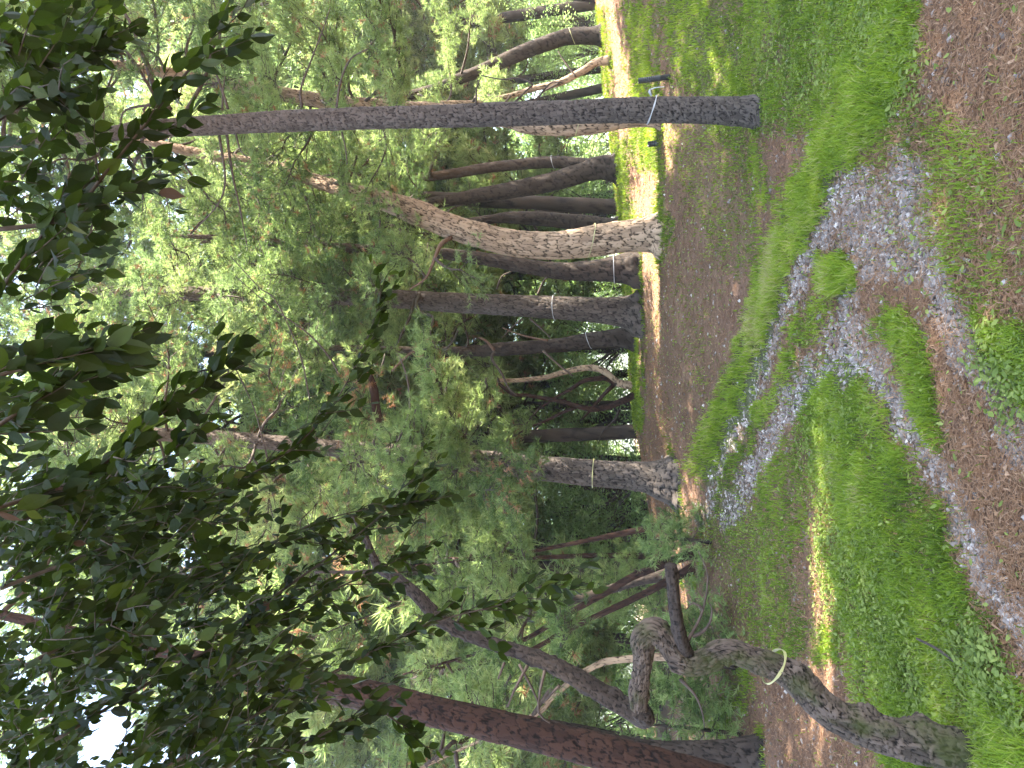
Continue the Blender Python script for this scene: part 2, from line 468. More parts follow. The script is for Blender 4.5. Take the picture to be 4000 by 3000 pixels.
def make_weeds():
    x, y = scatter(300000, power=1.15)
    z = gz(x, y)
    gr, gs, cl = covers(x, y, z)
    gs = gs * (1 - .85 * gr)
    tuft = fbm(x * 4, y * 4, 88, 3)
    spots = np.clip((fbm(x * 1.6, y * 1.6, 91, 2) - .58) * 5, 0, 1) * .05
    keep = rng.random(len(x)) < np.clip(cl * (.2 + 1.2 * tuft), 0, 1) * 1.0 + gs * .10 + spots + .006
    x, y = x[keep], y[keep]
    n = len(x)
    print('weeds', n)
    s = (.009 + .013 * rng.random(n) ** 2) * (1 + .03 * y)
    z = gz(x, y) + .012 + rng.random(n) * .045
    c = np.stack([x, y, z], 1)
    az = rng.random(n) * 6.2832
    u = norm(np.stack([np.cos(az), np.sin(az), rng.normal(.1, .35, n)], 1)) * s[:, None]
    nrm = norm(np.stack([rng.normal(0, .4, n), rng.normal(0, .4, n), np.ones(n)], 1))
    v = norm(np.cross(nrm, u)) * (s * .55)[:, None]
    V = np.stack([c - u, c - u * .2 + v, c + u * .5 + v * .7, c + u * 1.1, c + u * .5 - v * .7, c - u * .2 - v], 1).reshape(-1, 3)
    i = (np.arange(n) * 6)[:, None]
    F = np.concatenate([i + np.array([[0, 1, 2]]), i + np.array([[0, 2, 3]]), i + np.array([[0, 3, 4]]), i + np.array([[0, 4, 5]])], 0)
    me = mesh_np('ground_cover', V, F, {'tint': np.repeat(np.clip(rng.normal(.5, .22, n), 0, 1), 6)})
    tag(link('ground_cover', me, M_WEED), 'low broad-leaved weeds and clover spreading over the earth', 'weeds', kind='stuff')

def make_gravel():
    m, n_, l = new_mat('gravel_stones')
    at = n_.new('ShaderNodeAttribute'); at.attribute_name = 'tint'
    r = ramp(n_, [(0, (.055, .045, .038)), (.35, (.17, .142, .122)), (.7, (.32, .282, .25)), (1, (.56, .52, .47))])
    l.new(at.outputs['Fac'], r.inputs[0])
    b = n_.new('ShaderNodeBsdfPrincipled'); b.inputs['Roughness'].default_value = .85; l.new(r.outputs[0], b.inputs['Base Color'])
    o = n_.new('ShaderNodeOutputMaterial'); l.new(b.outputs[0], o.inputs[0])
    x, y = scatter(560000, power=1.3)
    z = gz(x, y)
    gr, gs, cl = covers(x, y, z)
    keep = rng.random(len(x)) < np.clip(gr, 0, 1) ** 1.1 * np.clip(-.12 + 1.8 * fbm(x * 7, y * 3, 61, 3), .1, 1) + .016
    x, y, gr = x[keep], y[keep], gr[keep]
    n = len(x)
    print('gravel', n)
    s = (.0065 + .013 * rng.random(n) ** 2) * (1 + .05 * y)
    c = np.stack([x, y, gz(x, y) - gr * .02 + s * .2], 1)
    dirs = np.array([[1, 0, 0], [0, 1, 0], [-1, 0, 0], [0, -1, 0], [.2, .1, .75], [0, 0, -.7]], float)
    az = rng.random(n) * 6.2832
    ca, sa = np.cos(az), np.sin(az)
    pts = dirs[None] * (1 + rng.normal(0, .28, (n, 6, 3)))
    pts[:, :, 0] *= rng.uniform(.8, 1.6, (n, 1))
    xx = pts[:, :, 0] * ca[:, None] - pts[:, :, 1] * sa[:, None]
    yy = pts[:, :, 0] * sa[:, None] + pts[:, :, 1] * ca[:, None]
    V = (np.stack([xx, yy, pts[:, :, 2]], -1) * s[:, None, None] + c[:, None]).reshape(-1, 3)
    f = np.array([[0, 1, 4], [1, 2, 4], [2, 3, 4], [3, 0, 4], [1, 0, 5], [2, 1, 5], [3, 2, 5], [0, 3, 5]])
    F = ((np.arange(n) * 6)[:, None, None] + f[None]).reshape(-1, 3)
    me = mesh_np('gravel', V, F, {'tint': np.repeat(np.clip(rng.normal(.5, .22, n), 0, 1), 6)})
    tag(link('gravel', me, m), 'grey and pinkish gravel lying loose in the wheel ruts', 'gravel', kind='stuff')
make_gravel()

def make_litter():
    x, y = scatter(420000, power=1.15)
    gr, gs, cl = covers(x, y, gz(x, y))
    keep = rng.random(len(x)) < .8 - .55 * gs - .45 * gr
    x, y = x[keep], y[keep]; n = len(x)
    ln = (.008 + .022 * rng.random(n)) * (1 + .04 * y)
    az = rng.random(n) * 6.2832
    u = np.stack([np.cos(az), np.sin(az), rng.normal(.1, .22, n)], 1) * ln[:, None]
    w = np.stack([-np.sin(az), np.cos(az), np.zeros(n)], 1) * (.0007 + .0004 * y + .004 * (rng.random(n) > .95))[:, None]
    c = np.stack([x, y, gz(x, y) + .012 + rng.random(n) * .01], 1)
    big = rng.random(n) > .996       # whole dry leaves among the needles
    u[big] *= (.9 + .4 * rng.random(big.sum()))[:, None]; w[big] = norm(w[big]) * .012
    w2 = np.where(big[:, None], w * .9, w * .3)
    lift = np.where(big, .012, 0)[:, None] * np.array([0, 0, 1])
    V = np.stack([c - u - np.where(big[:, None], 0, w), c - u * np.where(big, 0, 1)[:, None] + w + lift, c + u + np.where(big[:, None], 0, w2), c + u * np.where(big, .1, 1)[:, None] - w2 + lift * .4], 1).reshape(-1, 3)
    F = (np.arange(n) * 4)[:, None] + np.array([[0, 1, 2, 3]])
    me = mesh_np('needle_litter', V, F, {'tint': np.repeat(np.clip(rng.normal(.45, .25, n), 0, 1), 4)})
    tag(link('needle_litter', me, M_DEAD), 'fallen brown pine needles and leaf scraps on the earth', 'litter', kind='stuff')
make_litter()

# ------------------------------------------------------------------ trunks, branches, needles
def catmull(pts, step):
    """pts: (n, 4) x y z r -> resampled smooth path"""
    a = np.array(pts, float)
    if len(a) == 2:
        a = np.vstack([a[0], (a[0] + a[1]) / 2, a[1]])
    e = np.vstack([2 * a[0] - a[1], a, 2 * a[-1] - a[-2]])
    out = []
    for i in range(1, len(e) - 2):
        p0, p1, p2, p3 = e[i - 1], e[i], e[i + 1], e[i + 2]
        L = np.linalg.norm(p2[:3] - p1[:3])
        k = max(2, int(L / step))
        t = (np.arange(k) / k)[:, None]
        out.append(.5 * ((2 * p1) + (-p0 + p2) * t + (2 * p0 - 5 * p1 + 4 * p2 - p3) * t ** 2 + (-p0 + 3 * p1 - 3 * p2 + p3) * t ** 3))
    out.append(a[-1:])
    r = np.vstack(out)
    r[:, 3] = np.maximum(r[:, 3], .001)
    return r

def frames(c):
    t = norm(np.gradient(c, axis=0))
    n = np.zeros_like(t)
    ref = np.array([1.0, 0.2, 0.1])
    v = ref - t[0] * (ref @ t[0]); v /= np.linalg.norm(v)
    for i in range(len(t)):
        v = v - t[i] * (v @ t[i]); v /= max(np.linalg.norm(v), 1e-9); n[i] = v
    return t, n, np.cross(t, n)

def tube_arrays(pts, step=.05, ns=12, bark=0.0, cell=(.05, .12), seed=0, lump=.06, ztop=8.0, flare=None, knots=0, roots=None):
    r = catmull(pts, step)
    c, rad = r[:, :3], r[:, 3].copy()
    t, a, b = frames(c)
    m = len(c)
    s = np.concatenate([[0], np.cumsum(np.linalg.norm(np.diff(c, axis=0), axis=1))])
    th = np.arange(ns) / ns * 2 * math.pi
    TH, S = np.meshgrid(th, s)
    rbar = float(np.mean(rad))
    # lumpy cross-section
    u = np.cos(TH) * 1.1 + seed * 3.1; v = np.sin(TH) * 1.1 + seed
    R = rad[:, None] * (1 + lump * 2 * (fbm(u + S * 1.2, v + S * .7, seed, 3) - .5) + lump * (fbm(u * 2 + S * 4, v * 2, seed + 7, 3) - .5))
    if roots:
        lobe = .5 + .5 * np.cos(TH * 5 + seed + 1.5 * np.sin(TH * 2 + seed))
        R = R * (1 + (.12 + .42 * lobe) * np.exp(-np.clip(S - roots, 0, None) / .13) * (S < 2))
    kr = np.random.default_rng(seed + 500)
    for _ in range(knots):
        k0, kt, kw, ka = kr.uniform(.05, .97) * s[-1], kr.uniform(0, 6.28), kr.uniform(.35, .8), kr.uniform(.12, .38)
        dth = (TH - kt + math.pi) % (2 * math.pi) - math.pi
        R = R * (1 + ka * np.exp(-(dth / kw) ** 2 - ((S - k0) / (kw * rbar * 1.2)) ** 2))
    plate = np.ones_like(R); cid = np.full_like(R, .5)
    if bark > 0:
        nu = max(5, int(round(2 * math.pi * rbar / cell[0])))
        U = TH / (2 * math.pi) * nu
        W = S / cell[1]
        cx_, sx_ = np.cos(TH) * nu / 6.28, np.sin(TH) * nu / 6.28
        W = W + (fbm(cx_ * 1.2 + sx_ * .9 + 9, W * 1.1 + sx_ * .8, seed + 4, 3) - .5) * 1.6
        U2 = U + (fbm(cx_ * 1.5 + 3, W * 1.6 + sx_ * 1.5, seed + 5, 3) - .5) * 1.7
        iu, iw = np.floor(U2), np.floor(W)
        f1 = np.full_like(R, 9.0); f2 = np.full_like(R, 9.0); idc = np.zeros_like(R)
        for du in (-1, 0, 1):
            for dw in (-1, 0, 1):
                cu, cw = iu + du, iw + dw
                cm = np.mod(cu, nu)
                jx = hash2(cm, cw, seed + 1); jy = hash2(cm, cw, seed + 2)
                d = np.hypot(cu + .15 + .7 * jx - U2, cw + .15 + .7 * jy - W)
                upd = d < f1
                f2 = np.where(upd, f1, np.minimum(f2, d))
                idc = np.where(upd, hash2(cm, cw, seed + 3), idc)
                f1 = np.where(upd, d, f1)
        plate = np.clip((f2 - f1) * 1.6, 0, 1)
        cid = idc
        rough = fbm(U2 * 1.7 + 11, W * 3.1, seed + 8, 3)
        plate = np.clip(plate * (.55 + .9 * rough), 0, 1)
        R = R + bark * 1.15 * (sstep(0, .4, plate) - .5) * (0.45 + 1.1 * cid) + bark * .6 * (rough - .5)
    V = c[:, None] + (np.cos(TH)[..., None] * a[:, None] + np.sin(TH)[..., None] * b[:, None]) * R[..., None]
    hgt = sstep(2.5, ztop, V[..., 2])
    V = V.reshape(-1, 3)
    idx = np.arange(m * ns).reshape(m, ns)
    nx = np.roll(idx, -1, axis=1)
    F = np.stack([idx[:-1], nx[:-1], nx[1:], idx[1:]], -1).reshape(-1, 4)
    # closed ends
    n0 = len(V)
    V = np.vstack([V, c[0], c[-1]])
    cap = np.concatenate([np.stack([nx[0], idx[0], np.full(ns, n0), np.full(ns, n0)], -1)[:, :3],
                          np.stack([idx[-1], nx[-1], np.full(ns, n0 + 1), np.full(ns, n0 + 1)], -1)[:, :3]], 0)
    F3 = np.concatenate([F[:, [0, 1, 2]], F[:, [0, 2, 3]], cap], 0)
    ext = lambda q, d: np.concatenate([q.ravel(), [d, d]])
    return V, F3, {'plate': ext(plate, .5), 'cell': ext(cid, .5), 'height': ext(hgt, 0)}

def join(arrs):
    Vs, Fs, A = [], [], {}
    off = 0
    for V, F, at in arrs:
        Vs.append(V); Fs.append(F + off); off += len(V)
        for k, q in at.items():
            A.setdefault(k, []).append(q)
    return np.vstack(Vs), np.vstack(Fs), {k: np.concatenate(v) for k, v in A.items()}

def tube(name, mat, parent, pts, **kw):
    V, F, A = tube_arrays(pts, **kw)
    return link(name, mesh_np(name, V, F, A, True), mat, parent)

def needles(Pt, Dr, L=.11, k=16, w=.0035, spread=.75, up=.15, tone=0):
    n = len(Pt)
    if n == 0:
        return np.zeros((0, 3)), np.zeros((0, 3), int), {'tint': np.zeros(0)}
    Dr = norm(Dr)
    rd = rng.normal(0, 1, (n, k, 3))
    d = norm(Dr[:, None] + rd * spread + np.array([0, 0, up]))
    sd = norm(np.cross(d, rng.normal(0, 1, (n, k, 3)))) * w
    if np.ndim(L): Ln = L[:, None] * rng.uniform(.7, 1.1, (n, k))
    else: Ln = L * rng.uniform(.7, 1.1, (n, k))
    b0 = Pt[:, None] + Dr[:, None] * rng.uniform(-.06, .04, (n, k, 1))
    tip = b0 + d * Ln[..., None]
    V = np.stack([b0 - sd, b0 + sd, tip], 2).reshape(-1, 3)
    F = np.arange(len(V)).reshape(-1, 3)
    base = np.clip(rng.normal(.44 + tone, .16, n), 0, 1)
    t = np.clip(base[:, None] + rng.normal(0, .1, (n, k)), 0, 1)
    return V, F, {'tint': np.repeat(t.ravel(), 3)}

def bough(p0, p1, width=.9, sag=.25, dens=1.25, tuft=.13, k=18, w=.0055, r0=.03, bare=.25, thick=.12, spread=.75, dead=0.0, wood_seed=0):
    """one limb with flat layered sprays of needles -> wood arrays, needle arrays, dead-needle arrays"""
    p0 = np.asarray(p0, float); p1 = np.asarray(p1, float)
    L = np.linalg.norm(p1 - p0)
    m = 6
    t = np.linspace(0, 1, m)
    c = p0 + (p1 - p0) * t[:, None]
    c[:, 2] -= sag * L * np.sin(t * math.pi) * .5
    c[1:-1] += rng.normal(0, .035 * L, (m - 2, 3))
    pts = np.column_stack([c, r0 * (1 - t * .85)])
    wood = [tube_arrays(pts, step=max(.12, L / 22), ns=6, lump=.2, seed=wood_seed)]
    sm = catmull(pts, L / 30)
    cs = sm[:, :3]
    tg = norm(np.gradient(cs, axis=0))
    up = np.array([0, 0, 1.0])
    ntw = max(4, int(L * 9 * dens))
    P_, D_ = [], []
    for j in range(ntw):
        f = bare + (1 - bare) * (j + rng.random()) / ntw
        i = min(len(cs) - 1, int(f * (len(cs) - 1)))
        side = norm(np.cross(tg[i], up)[None])[0] * (1 if j % 2 else -1)
        dirn = norm((side * rng.uniform(.6, 1.1) + tg[i] * rng.uniform(.5, .9) + up * rng.normal(.05, .22))[None])[0]
        tl = width * rng.uniform(.5, 1.1) * (1.15 - .75 * f) * (.55 + .45 * min(1, (f - bare + .12) / .3))
        q0 = cs[i]; q1 = q0 + dirn * tl + np.array([0, 0, -.12 * tl])
        wood.append(tube_arrays([(*q0, r0 * .28), (*((q0 + q1) / 2 + rng.normal(0, .03, 3)), r0 * .2), (*q1, .002)], step=tl / 4, ns=3, lump=0))
        nt = max(3, int(tl / (.085) * (.6 + .4 * dens)))
        ff = np.sqrt(rng.uniform(.08, 1, nt))
        pp = q0 + (q1 - q0) * ff[:, None] + rng.normal(0, thick * .35, (nt, 3)) + np.stack([rng.normal(0, thick * .6, nt), rng.normal(0, thick * .6, nt), rng.normal(0, thick * .4, nt)], 1)
        P_.append(pp)
        D_.append(np.tile(dirn, (nt, 1)) + rng.normal(0, .45, (nt, 3)) + np.array([0, 0, .25]))
    nt = int(6 + L * 4)
    P_.append(cs[-1] + rng.normal(0, .1, (nt, 3))); D_.append(np.tile(tg[-1], (nt, 1)) + rng.normal(0, .5, (nt, 3)))
    Pn = np.vstack(P_); Dn = np.vstack(D_)
    dm = rng.random(len(Pn)) < dead
    g = needles(Pn[~dm], Dn[~dm], tuft, k, w, spread, tone=float(rng.normal(0, .2)))
    d = needles(Pn[dm], Dn[dm] + np.array([0, 0, -.6]), tuft * .8, k, w, spread + .2)
    return join(wood), g, d

AUTO_N = 1.2
BASES = []
def ribbon(parent, pts, at_x, mat, wide=.014, tail=False):
    """plastic tape tied round a trunk; pts are the trunk's photo points with depth"""
    a = np.array([[p[0], p[1], p[2], p[3]] for p in pts], float)   # x, y, half width px, D
    o = np.argsort(a[:, 0]); a = a[o]
    y = np.interp(at_x, a[:, 0], a[:, 1]); w = np.interp(at_x, a[:, 0], a[:, 2]); D = np.interp(at_x, a[:, 0], a[:, 3])
    c = P(at_x, y, D); c2 = P(at_x - 60, np.interp(at_x - 60, a[:, 0], a[:, 1]), D)
    ax = norm((c2 - c)[None])[0]
    R = w / F_PX * D * 1.09 + .006
    ref = np.cross(ax, [0, 1, 0]); ref /= np.linalg.norm(ref); rf2 = np.cross(ax, ref)
    ns = 40
    tilt = rng.uniform(-.35, .35)
    V, F = [], []
    for i in range(ns):
        th = i / ns * 2 * math.pi
        e = math.cos(th) * ref + math.sin(th) * rf2
        rr = R * (1 + .03 * math.sin(3 * th + at_x))
        off = tilt * R * math.cos(th + .6)
        for dz, dr in ((-.5, 0), (.5, 0), (.5, .004), (-.5, .004)):
            V.append(c + e * (rr + dr) + ax * (off + dz * wide * (1 + .3 * math.sin(5 * th))))
    V = np.array(V)
    for i in range(ns):
        j = (i + 1) % ns
        for k in range(4):
            k2 = (k + 1) % 4
            F.append([i * 4 + k, i * 4 + k2, j * 4 + k2, j * 4 + k])
    F = np.array(F)
    arr = [(V, np.vstack([F[:, [0, 1, 2]], F[:, [0, 2, 3]]]), {})]
    if tail:
        # loose knot end sticking out to one side
        s = c + np.array([R * .9, -R * .4, 0])
        arr.append(tube_arrays([(*s, .010), (*(s + [.05, -.01, .03]), .008), (*(s + [.08, -.02, -.03]), .006), (*(s + [.085, -.02, -.14]), .005)], step=.01, ns=5, lump=0)[:2] + ({},))
        arr.append(tube_arrays([(*s, .010), (*(s + [.04, -.02, .02]), .012), (*(s + [.07, -.02, .02]), .006)], step=.01, ns=5, lump=0)[:2] + ({},))
    V, F, _ = join(arr)
    link('ribbon', mesh_np('ribbon', V, F), mat, parent)

def img_path(pts):
    """photo points (x, y, full width px, D) -> world path with radius"""
    return [(*P(x, y, D), w / F_PX * D / 2) for x, y, w, D in pts]

def add_boughs(tree, specs, mat=M_NEEDLE, wood=M_TWIG, **kw):
    G, Dd = [], []
    for i, s in enumerate(specs):
        p0, p1 = s[0], s[1]
        kk = dict(kw); kk.update(s[2] if len(s) > 2 else {})
        wd, g, d = bough(p0, p1, wood_seed=i, **kk)
        link('branch', mesh_np('branch', *wd, True), wood, tree)
        G.append(g)
        if len(d[0]): Dd.append(d)
    if G:
        V, F, A = join(G); link('crown', mesh_np('crown', V, F, A), mat, tree)
    if Dd:
        V, F, A = join(Dd); link('dead_needles', mesh_np('dead_needles', V, F, A), M_DEAD, tree)

def path_at(path, z):
    a = np.array(path); o = np.argsort(a[:, 2]); a = a[o]
    return np.array([np.interp(z, a[:, 2], a[:, 0]), np.interp(z, a[:, 2], a[:, 1]), z])

def auto_boughs(path, z0, z1, n, Lmin=1.2, Lmax=2.6, azr=(0, 360), droop=.1, **kw):
    out = []
    n = int(n * AUTO_N)
    for i in range(n):
        f = (i + rng.random()) / n
        z = z0 + (z1 - z0) * f
        p = path_at(path, z)
        az = math.radians(rng.uniform(*azr))
        L = rng.uniform(Lmin, Lmax) * (1.15 - .55 * f)
        d = np.array([math.cos(az), math.sin(az), rng.normal(.05, .15) - droop])
        out.append((p, p + d * L, dict(kw)))
    return out

def twig(name, tree, pts, D, w0, w1, mat=M_TWIG, ns=6):
    """bare limb through photo points"""
    n = len(pts)
    rr = [w0 + (w1 - w0) * i / (n - 1) for i in range(n)]
    pp = []
    for i, q in enumerate(pts):
        d = q[2] if len(q) > 2 else D
        pp.append((*P(q[0], q[1], d), rr[i] / F_PX * d / 2))
    return tube(name, mat, tree, pp, step=.06, ns=ns, lump=.35, seed=int(abs(pts[0][0])) % 97)

Z2 = (1300, 0); Z5 = (1300, 1000); Z8 = (1300, 2000); Z7 = (0, 2000); Z4 = (0, 1000); Z1 = (0, 0)

def pine(label, pts, bark, ztop=14, boughs=(), auto=None, ribbons=(), name='pine_tree', barkd=.006, cell=(.05, .12), step=.03, ns=40, seed=0, mat=M_NEEDLE, group='pine trees on and before the bank', extend=None, flare=True, top_r=.05, lump=.08, **bk):
    """pts: photo points (x, y, w, D), base first"""
    path = img_path(pts)
    b = np.array(path[0]);
    gzb = float(gz(b[0], b[1]))
    t = empty(name, (b[0], b[1], min(b[2], gzb)), label, 'tree', group)
    full = list(path)
    if flare:
        full = [(b[0], b[1], min(b[2], gzb) - .3, b[3] * 1.2), (b[0], b[1], min(b[2], gzb) + .02, b[3] * 1.08)] + [(*(b[:3] * .82 + np.array(path[1][:3]) * .18 + np.array([0, 0, .04])), b[3] * 1.0)] + full[1:]
    if b[2] - gzb > .3:
        d0 = norm((np.array(path[0][:3]) - np.array(path[1][:3]))[None])[0]; d0[2] = min(d0[2], -.25)
        q = b[:3].copy()
        for _ in range(400):
            q = q + d0 * .02
            if q[2] < float(gz(q[0], q[1])) - .15: break
        full = [(*q, b[3] * 1.15)] + list(path)
        t.location = Vector([float(v) for v in q])
    last = np.array(full[-1]); prev = np.array(full[-2])
    if extend:
        dv = (last[:3] - prev[:3]); dv /= np.linalg.norm(dv); dv = norm((dv * .6 + np.array([0, 0, .4]))[None])[0]
        e = last[:3] + dv * extend
        full.append((*(last[:3] + dv * extend * .5), last[3] * .6)); full.append((*e, .015))
    tube('trunk', bark, t, full, step=step, ns=ns, bark=barkd, cell=cell, seed=seed, ztop=ztop, lump=lump, roots=.3 if flare else None)
    BASES.append((float(b[0]), float(b[1]), float(b[3])))
    sp_ = list(boughs)
    if auto:
        for a in auto:
            sp_ += auto_boughs(full, **a)
    add_boughs(t, sp_, mat, M_TWIG, **bk)
    for r in ribbons:
        ribbon(t, [(p[0], p[1], p[2] / 2, p[3]) for p in pts], r[0], r[1], tail=(len(r) > 2))
    return t, full

def B(x0, y0, D0, x1, y1, D1, **kw):
    return (P(x0, y0, D0), P(x1, y1, D1), kw)

# T1: the tall straight trunk nearest on the right
t1, f1 = pine('tall straight grey pine rising from the green slope, white ribbon with a loose end',
     [(2985, 435, 98, 8.2), (2530, 430, 90, 8.2), (1989, 445, 87, 8.2), (1627, 456, 83, 8.2), (1266, 468, 84, 8.2), (1085, 475, 82, 8.2), (814, 491, 76, 8.2), (542, 508, 66, 8.2), (325, 538, 50, 8.2), (60, 560, 40, 8.2)],
     B_GREY, extend=3, ribbons=[(2545, M_RIBW, 1)], seed=1, step=.012, ns=72, barkd=.010, cell=(.028, .065), top_r=.04,
     auto=[dict(z0=8.0, z1=13, n=12, Lmin=1.2, Lmax=2.6)],
     boughs=[B(650, 480, 8.2, 330, 60, 7.6, width=.8, dens=1.1), B(560, 500, 8.2, 420, 900, 9.5, width=.9, dens=.9),
             B(700, 480, 8.2, 900, -250, 8.6, width=1.0, dens=1.2, bare=.15), B(420, 520, 8.2, 150, 220, 8.0, width=.7)])
twig('branch', t1, [(660, 430), (600, 330), (575, 250), (545, 190), (520, 110), (480, 40)], 8.1, 27, 12)
twig('branch', t1, [(600, 470), (560, 430), (600, 400), (640, 420)], 7.9, 12, 16)
twig('branch', t1, [(470, 490), (480, 440), (520, 420), (590, 412), (650, 425)], 7.9, 8, 16)
twig('branch', t1, [(890, 425), (860, 330), (835, 265), (815, 220)], 8.1, 12, 4)
twig('branch', t1, [(868, 430), (872, 350), (880, 300)], 8.1, 10, 4)
twig('branch', t1, [(855, 520), (880, 700, 8.6), (850, 800, 8.8), (760, 900, 9)], 8.3, 12, 5)
twig('branch', t1, [(885, 520), (905, 660, 8.7), (940, 830, 9), (965, 960, 9.2)], 8.3, 13, 5)
twig('branch', t1, [(1180, 420), (1175, 350), (1210, 250), (1260, 120), (1290, 30)], 8.1, 10, 4)
twig('branch', t1, [(1315, 420), (1330, 320), (1370, 230), (1440, 190)], 8.1, 10, 4)
twig('branch', t1, [(1335, 515), (1350, 580), (1357, 640)], 8.2, 8, 4)
twig('branch', t1, [(920, 520), (940, 590), (975, 620)], 8.2, 10, 4)
twig('branch', t1, [(1860, 405), (1862, 340), (1880, 300)], 8.1, 8, 4)
twig('branch', t1, [(2010, 400), (2065, 345), (2080, 330), (2030, 305), (1960, 310), (1880, 295)], 8.5, 8, 5)
twig('branch', t1, [(2090, 400), (2130, 345), (2160, 320), (2200, 325)], 8.5, 8, 5)

# T2: behind T1
pine('grey-tan pine standing close behind the tall straight trunk, yellow ribbon',
     [(2570, 440, 90, 11.8), (2440, 452, 88, 11.8), (2287, 478, 92, 11.8), (2130, 482, 92, 11.8), (2047, 476, 88, 11.8), (1960, 455, 80, 11.8), (1700, 440, 70, 11.8), (1300, 400, 60, 11.8), (900, 330, 50, 12), (500, 260, 38, 12)],
     B_TAN, extend=2.5, ribbons=[(2262, M_RIBY)], seed=2, step=.02, ns=64, barkd=.011, cell=(.032, .17),
     boughs=[B(1400, 420, 11.8, 1150, 30, 10.6, width=1.2), B(1050, 360, 11.8, 1120, -60, 11, width=1.3, dens=1.2), B(1250, 400, 11.8, 1330, 40, 11.2, width=1.0),
             B(1000, 350, 11.9, 1010, 330, 9.4, width=1.0, bare=.1), B(1250, 390, 11.8, 1250, 330, 9.6, width=.9, bare=.1), B(800, 310, 12, 800, 300, 9.6, width=1.0, bare=.1), B(1480, 420, 11.8, 1500, 340, 9.8, width=.8, bare=.15), B(1500, 430, 11.8, 1420, 760, 12.4, width=1.1), B(1150, 370, 12, 1000, 760, 12.5, width=1.2)],
     auto=[dict(z0=5.5, z1=12.5, n=11, Lmin=1.5, Lmax=3.0, azr=(190, 350)), dict(z0=10, z1=15, n=11, Lmin=2, Lmax=3.4, azr=(190, 350))], dead=.05)

# T3: big curved leaning trunk in the sun
t3, f3 = pine('thick pale pine curving to one side, its foot in a strip of sun, yellow ribbon',
     [(2592, 912, 148, 12.4), (2520, 915, 126, 12.4), (2350, 936, 117, 12.4), (2170, 958, 108, 12.4), (1989, 946, 97, 12.4), (1808, 900, 93, 12.4), (1627, 831, 91, 12.5), (1537, 795, 82, 12.6), (1356, 745, 63, 12.8), (1230, 705, 54, 13), (1085, 660, 48, 13), (904, 622, 43, 13), (723, 588, 36, 13), (540, 545, 28, 13)],
     B_TAN, extend=2, ribbons=[(2310, M_RIBY)], seed=3, step=.014, ns=96, barkd=.015, cell=(.034, .21), ztop=11, lump=.12,
     boughs=[B(1530, 790, 12.5, 1530, 1080, 11.4, width=.8), B(1450, 770, 12.6, 1440, 960, 11.2, width=.7, tuft=.12), B(1350, 745, 12.8, 1380, 480, 12, width=.9),
             B(1100, 665, 13, 1180, 980, 12, width=1.2), B(900, 620, 13, 980, 940, 12, width=1.3), B(1000, 640, 13, 1020, 400, 12.2, width=1.1)],
     auto=[dict(z0=7.5, z1=13, n=12, Lmin=1.4, Lmax=3.0, azr=(30, 170)), dict(z0=10, z1=14, n=10, Lmin=2, Lmax=3.4, azr=(30, 190))], dead=.05)
twig('branch', t3, [(1760, 930, 12.3), (1720, 960, 12), (1690, 1030, 11.8), (1660, 1090, 11.8), (1600, 1130, 11.8)], 12, 22, 8, M_TWIG_RED)
add_boughs(t3, [B(1700, 1010, 11.8, 1880, 1090, 11.6, width=.8, sag=0, tuft=.11), B(1660, 1080, 11.8, 1520, 960, 11.4, width=.8)], M_NEEDLE_BLUE)

# T4: double trunk
t4, f4 = pine('dark pine forking near the ground into two leaning stems',
     [(2412, 655, 92, 17), (2330, 658, 86, 17), (2186, 702, 74, 17), (2060, 730, 66, 17), (1933, 753, 58, 17), (1800, 775, 50, 17), (1680, 794, 44, 17), (1400, 850, 36, 17), (1000, 920, 26, 17)],
     B_DARK, extend=2, ribbons=[], seed=4, step=.035, ns=36, barkd=.013, cell=(.06, .16),
     auto=[dict(z0=7, z1=13, n=14, Lmin=1.4, Lmax=3.2)])
tube('trunk', B_DARK, t4, img_path([(2330, 652, 60, 17), (2237, 640, 50, 17), (2148, 633, 45, 17), (1933, 652, 40, 17), (1780, 676, 36, 17), (1640, 692, 32, 17), (1350, 690, 26, 17), (1000, 650, 16, 17)]), step=.035, ns=28, bark=.01, cell=(.05, .14), seed=14)
add_boughs(t4, auto_boughs(img_path([(1640, 692, 32, 17), (1350, 690, 26, 17), (1000, 650, 16, 17)]), 6.5, 11, 9, 1.4, 3.0))
ribbon(t4, [(2148, 633, 23, 17), (1933, 652, 20, 17), (2237, 640, 25, 17)], 2160, M_RIBW)
twig('branch', t4, [(1690, 700, 17), (1680, 670, 16.8), (1705, 610, 16.6)], 17, 16, 8)
twig('branch', t4, [(1610, 690, 17), (1620, 630, 16.8), (1650, 570, 16.5)], 17, 16, 8)

# T5
pine('short dark crooked pine half hidden beside the thick curved trunk',
     [(2400, 880, 52, 19), (2290, 870, 58, 19), (2186, 862, 58, 19), (2080, 852, 54, 19), (1980, 850, 44, 19), (1907, 858, 34, 19), (1700, 880, 28, 19), (1300, 900, 22, 19)],
     B_DARK, extend=2, seed=5, step=.04, ns=32, barkd=.014, cell=(.07, .18), auto=[dict(z0=6.5, z1=12, n=10, Lmin=1.5, Lmax=3)])
# T6
t6, f6 = pine('dark leaning pine farthest toward the green slope, yellow ribbon on its lit bark',
     [(2345, 138, 62, 18), (2235, 142, 60, 18), (2186, 152, 58, 18), (2060, 196, 56, 18), (1933, 253, 50, 18), (1806, 304, 42, 18), (1650, 360, 36, 18), (1400, 400, 30, 18), (1000, 380, 20, 18)],
     B_DARK, extend=2, ribbons=[(2235, M_RIBY)], seed=6, step=.04, ns=32, barkd=.013, cell=(.06, .16), auto=[dict(z0=5.5, z1=13, n=14, Lmin=1.5, Lmax=3.2)])
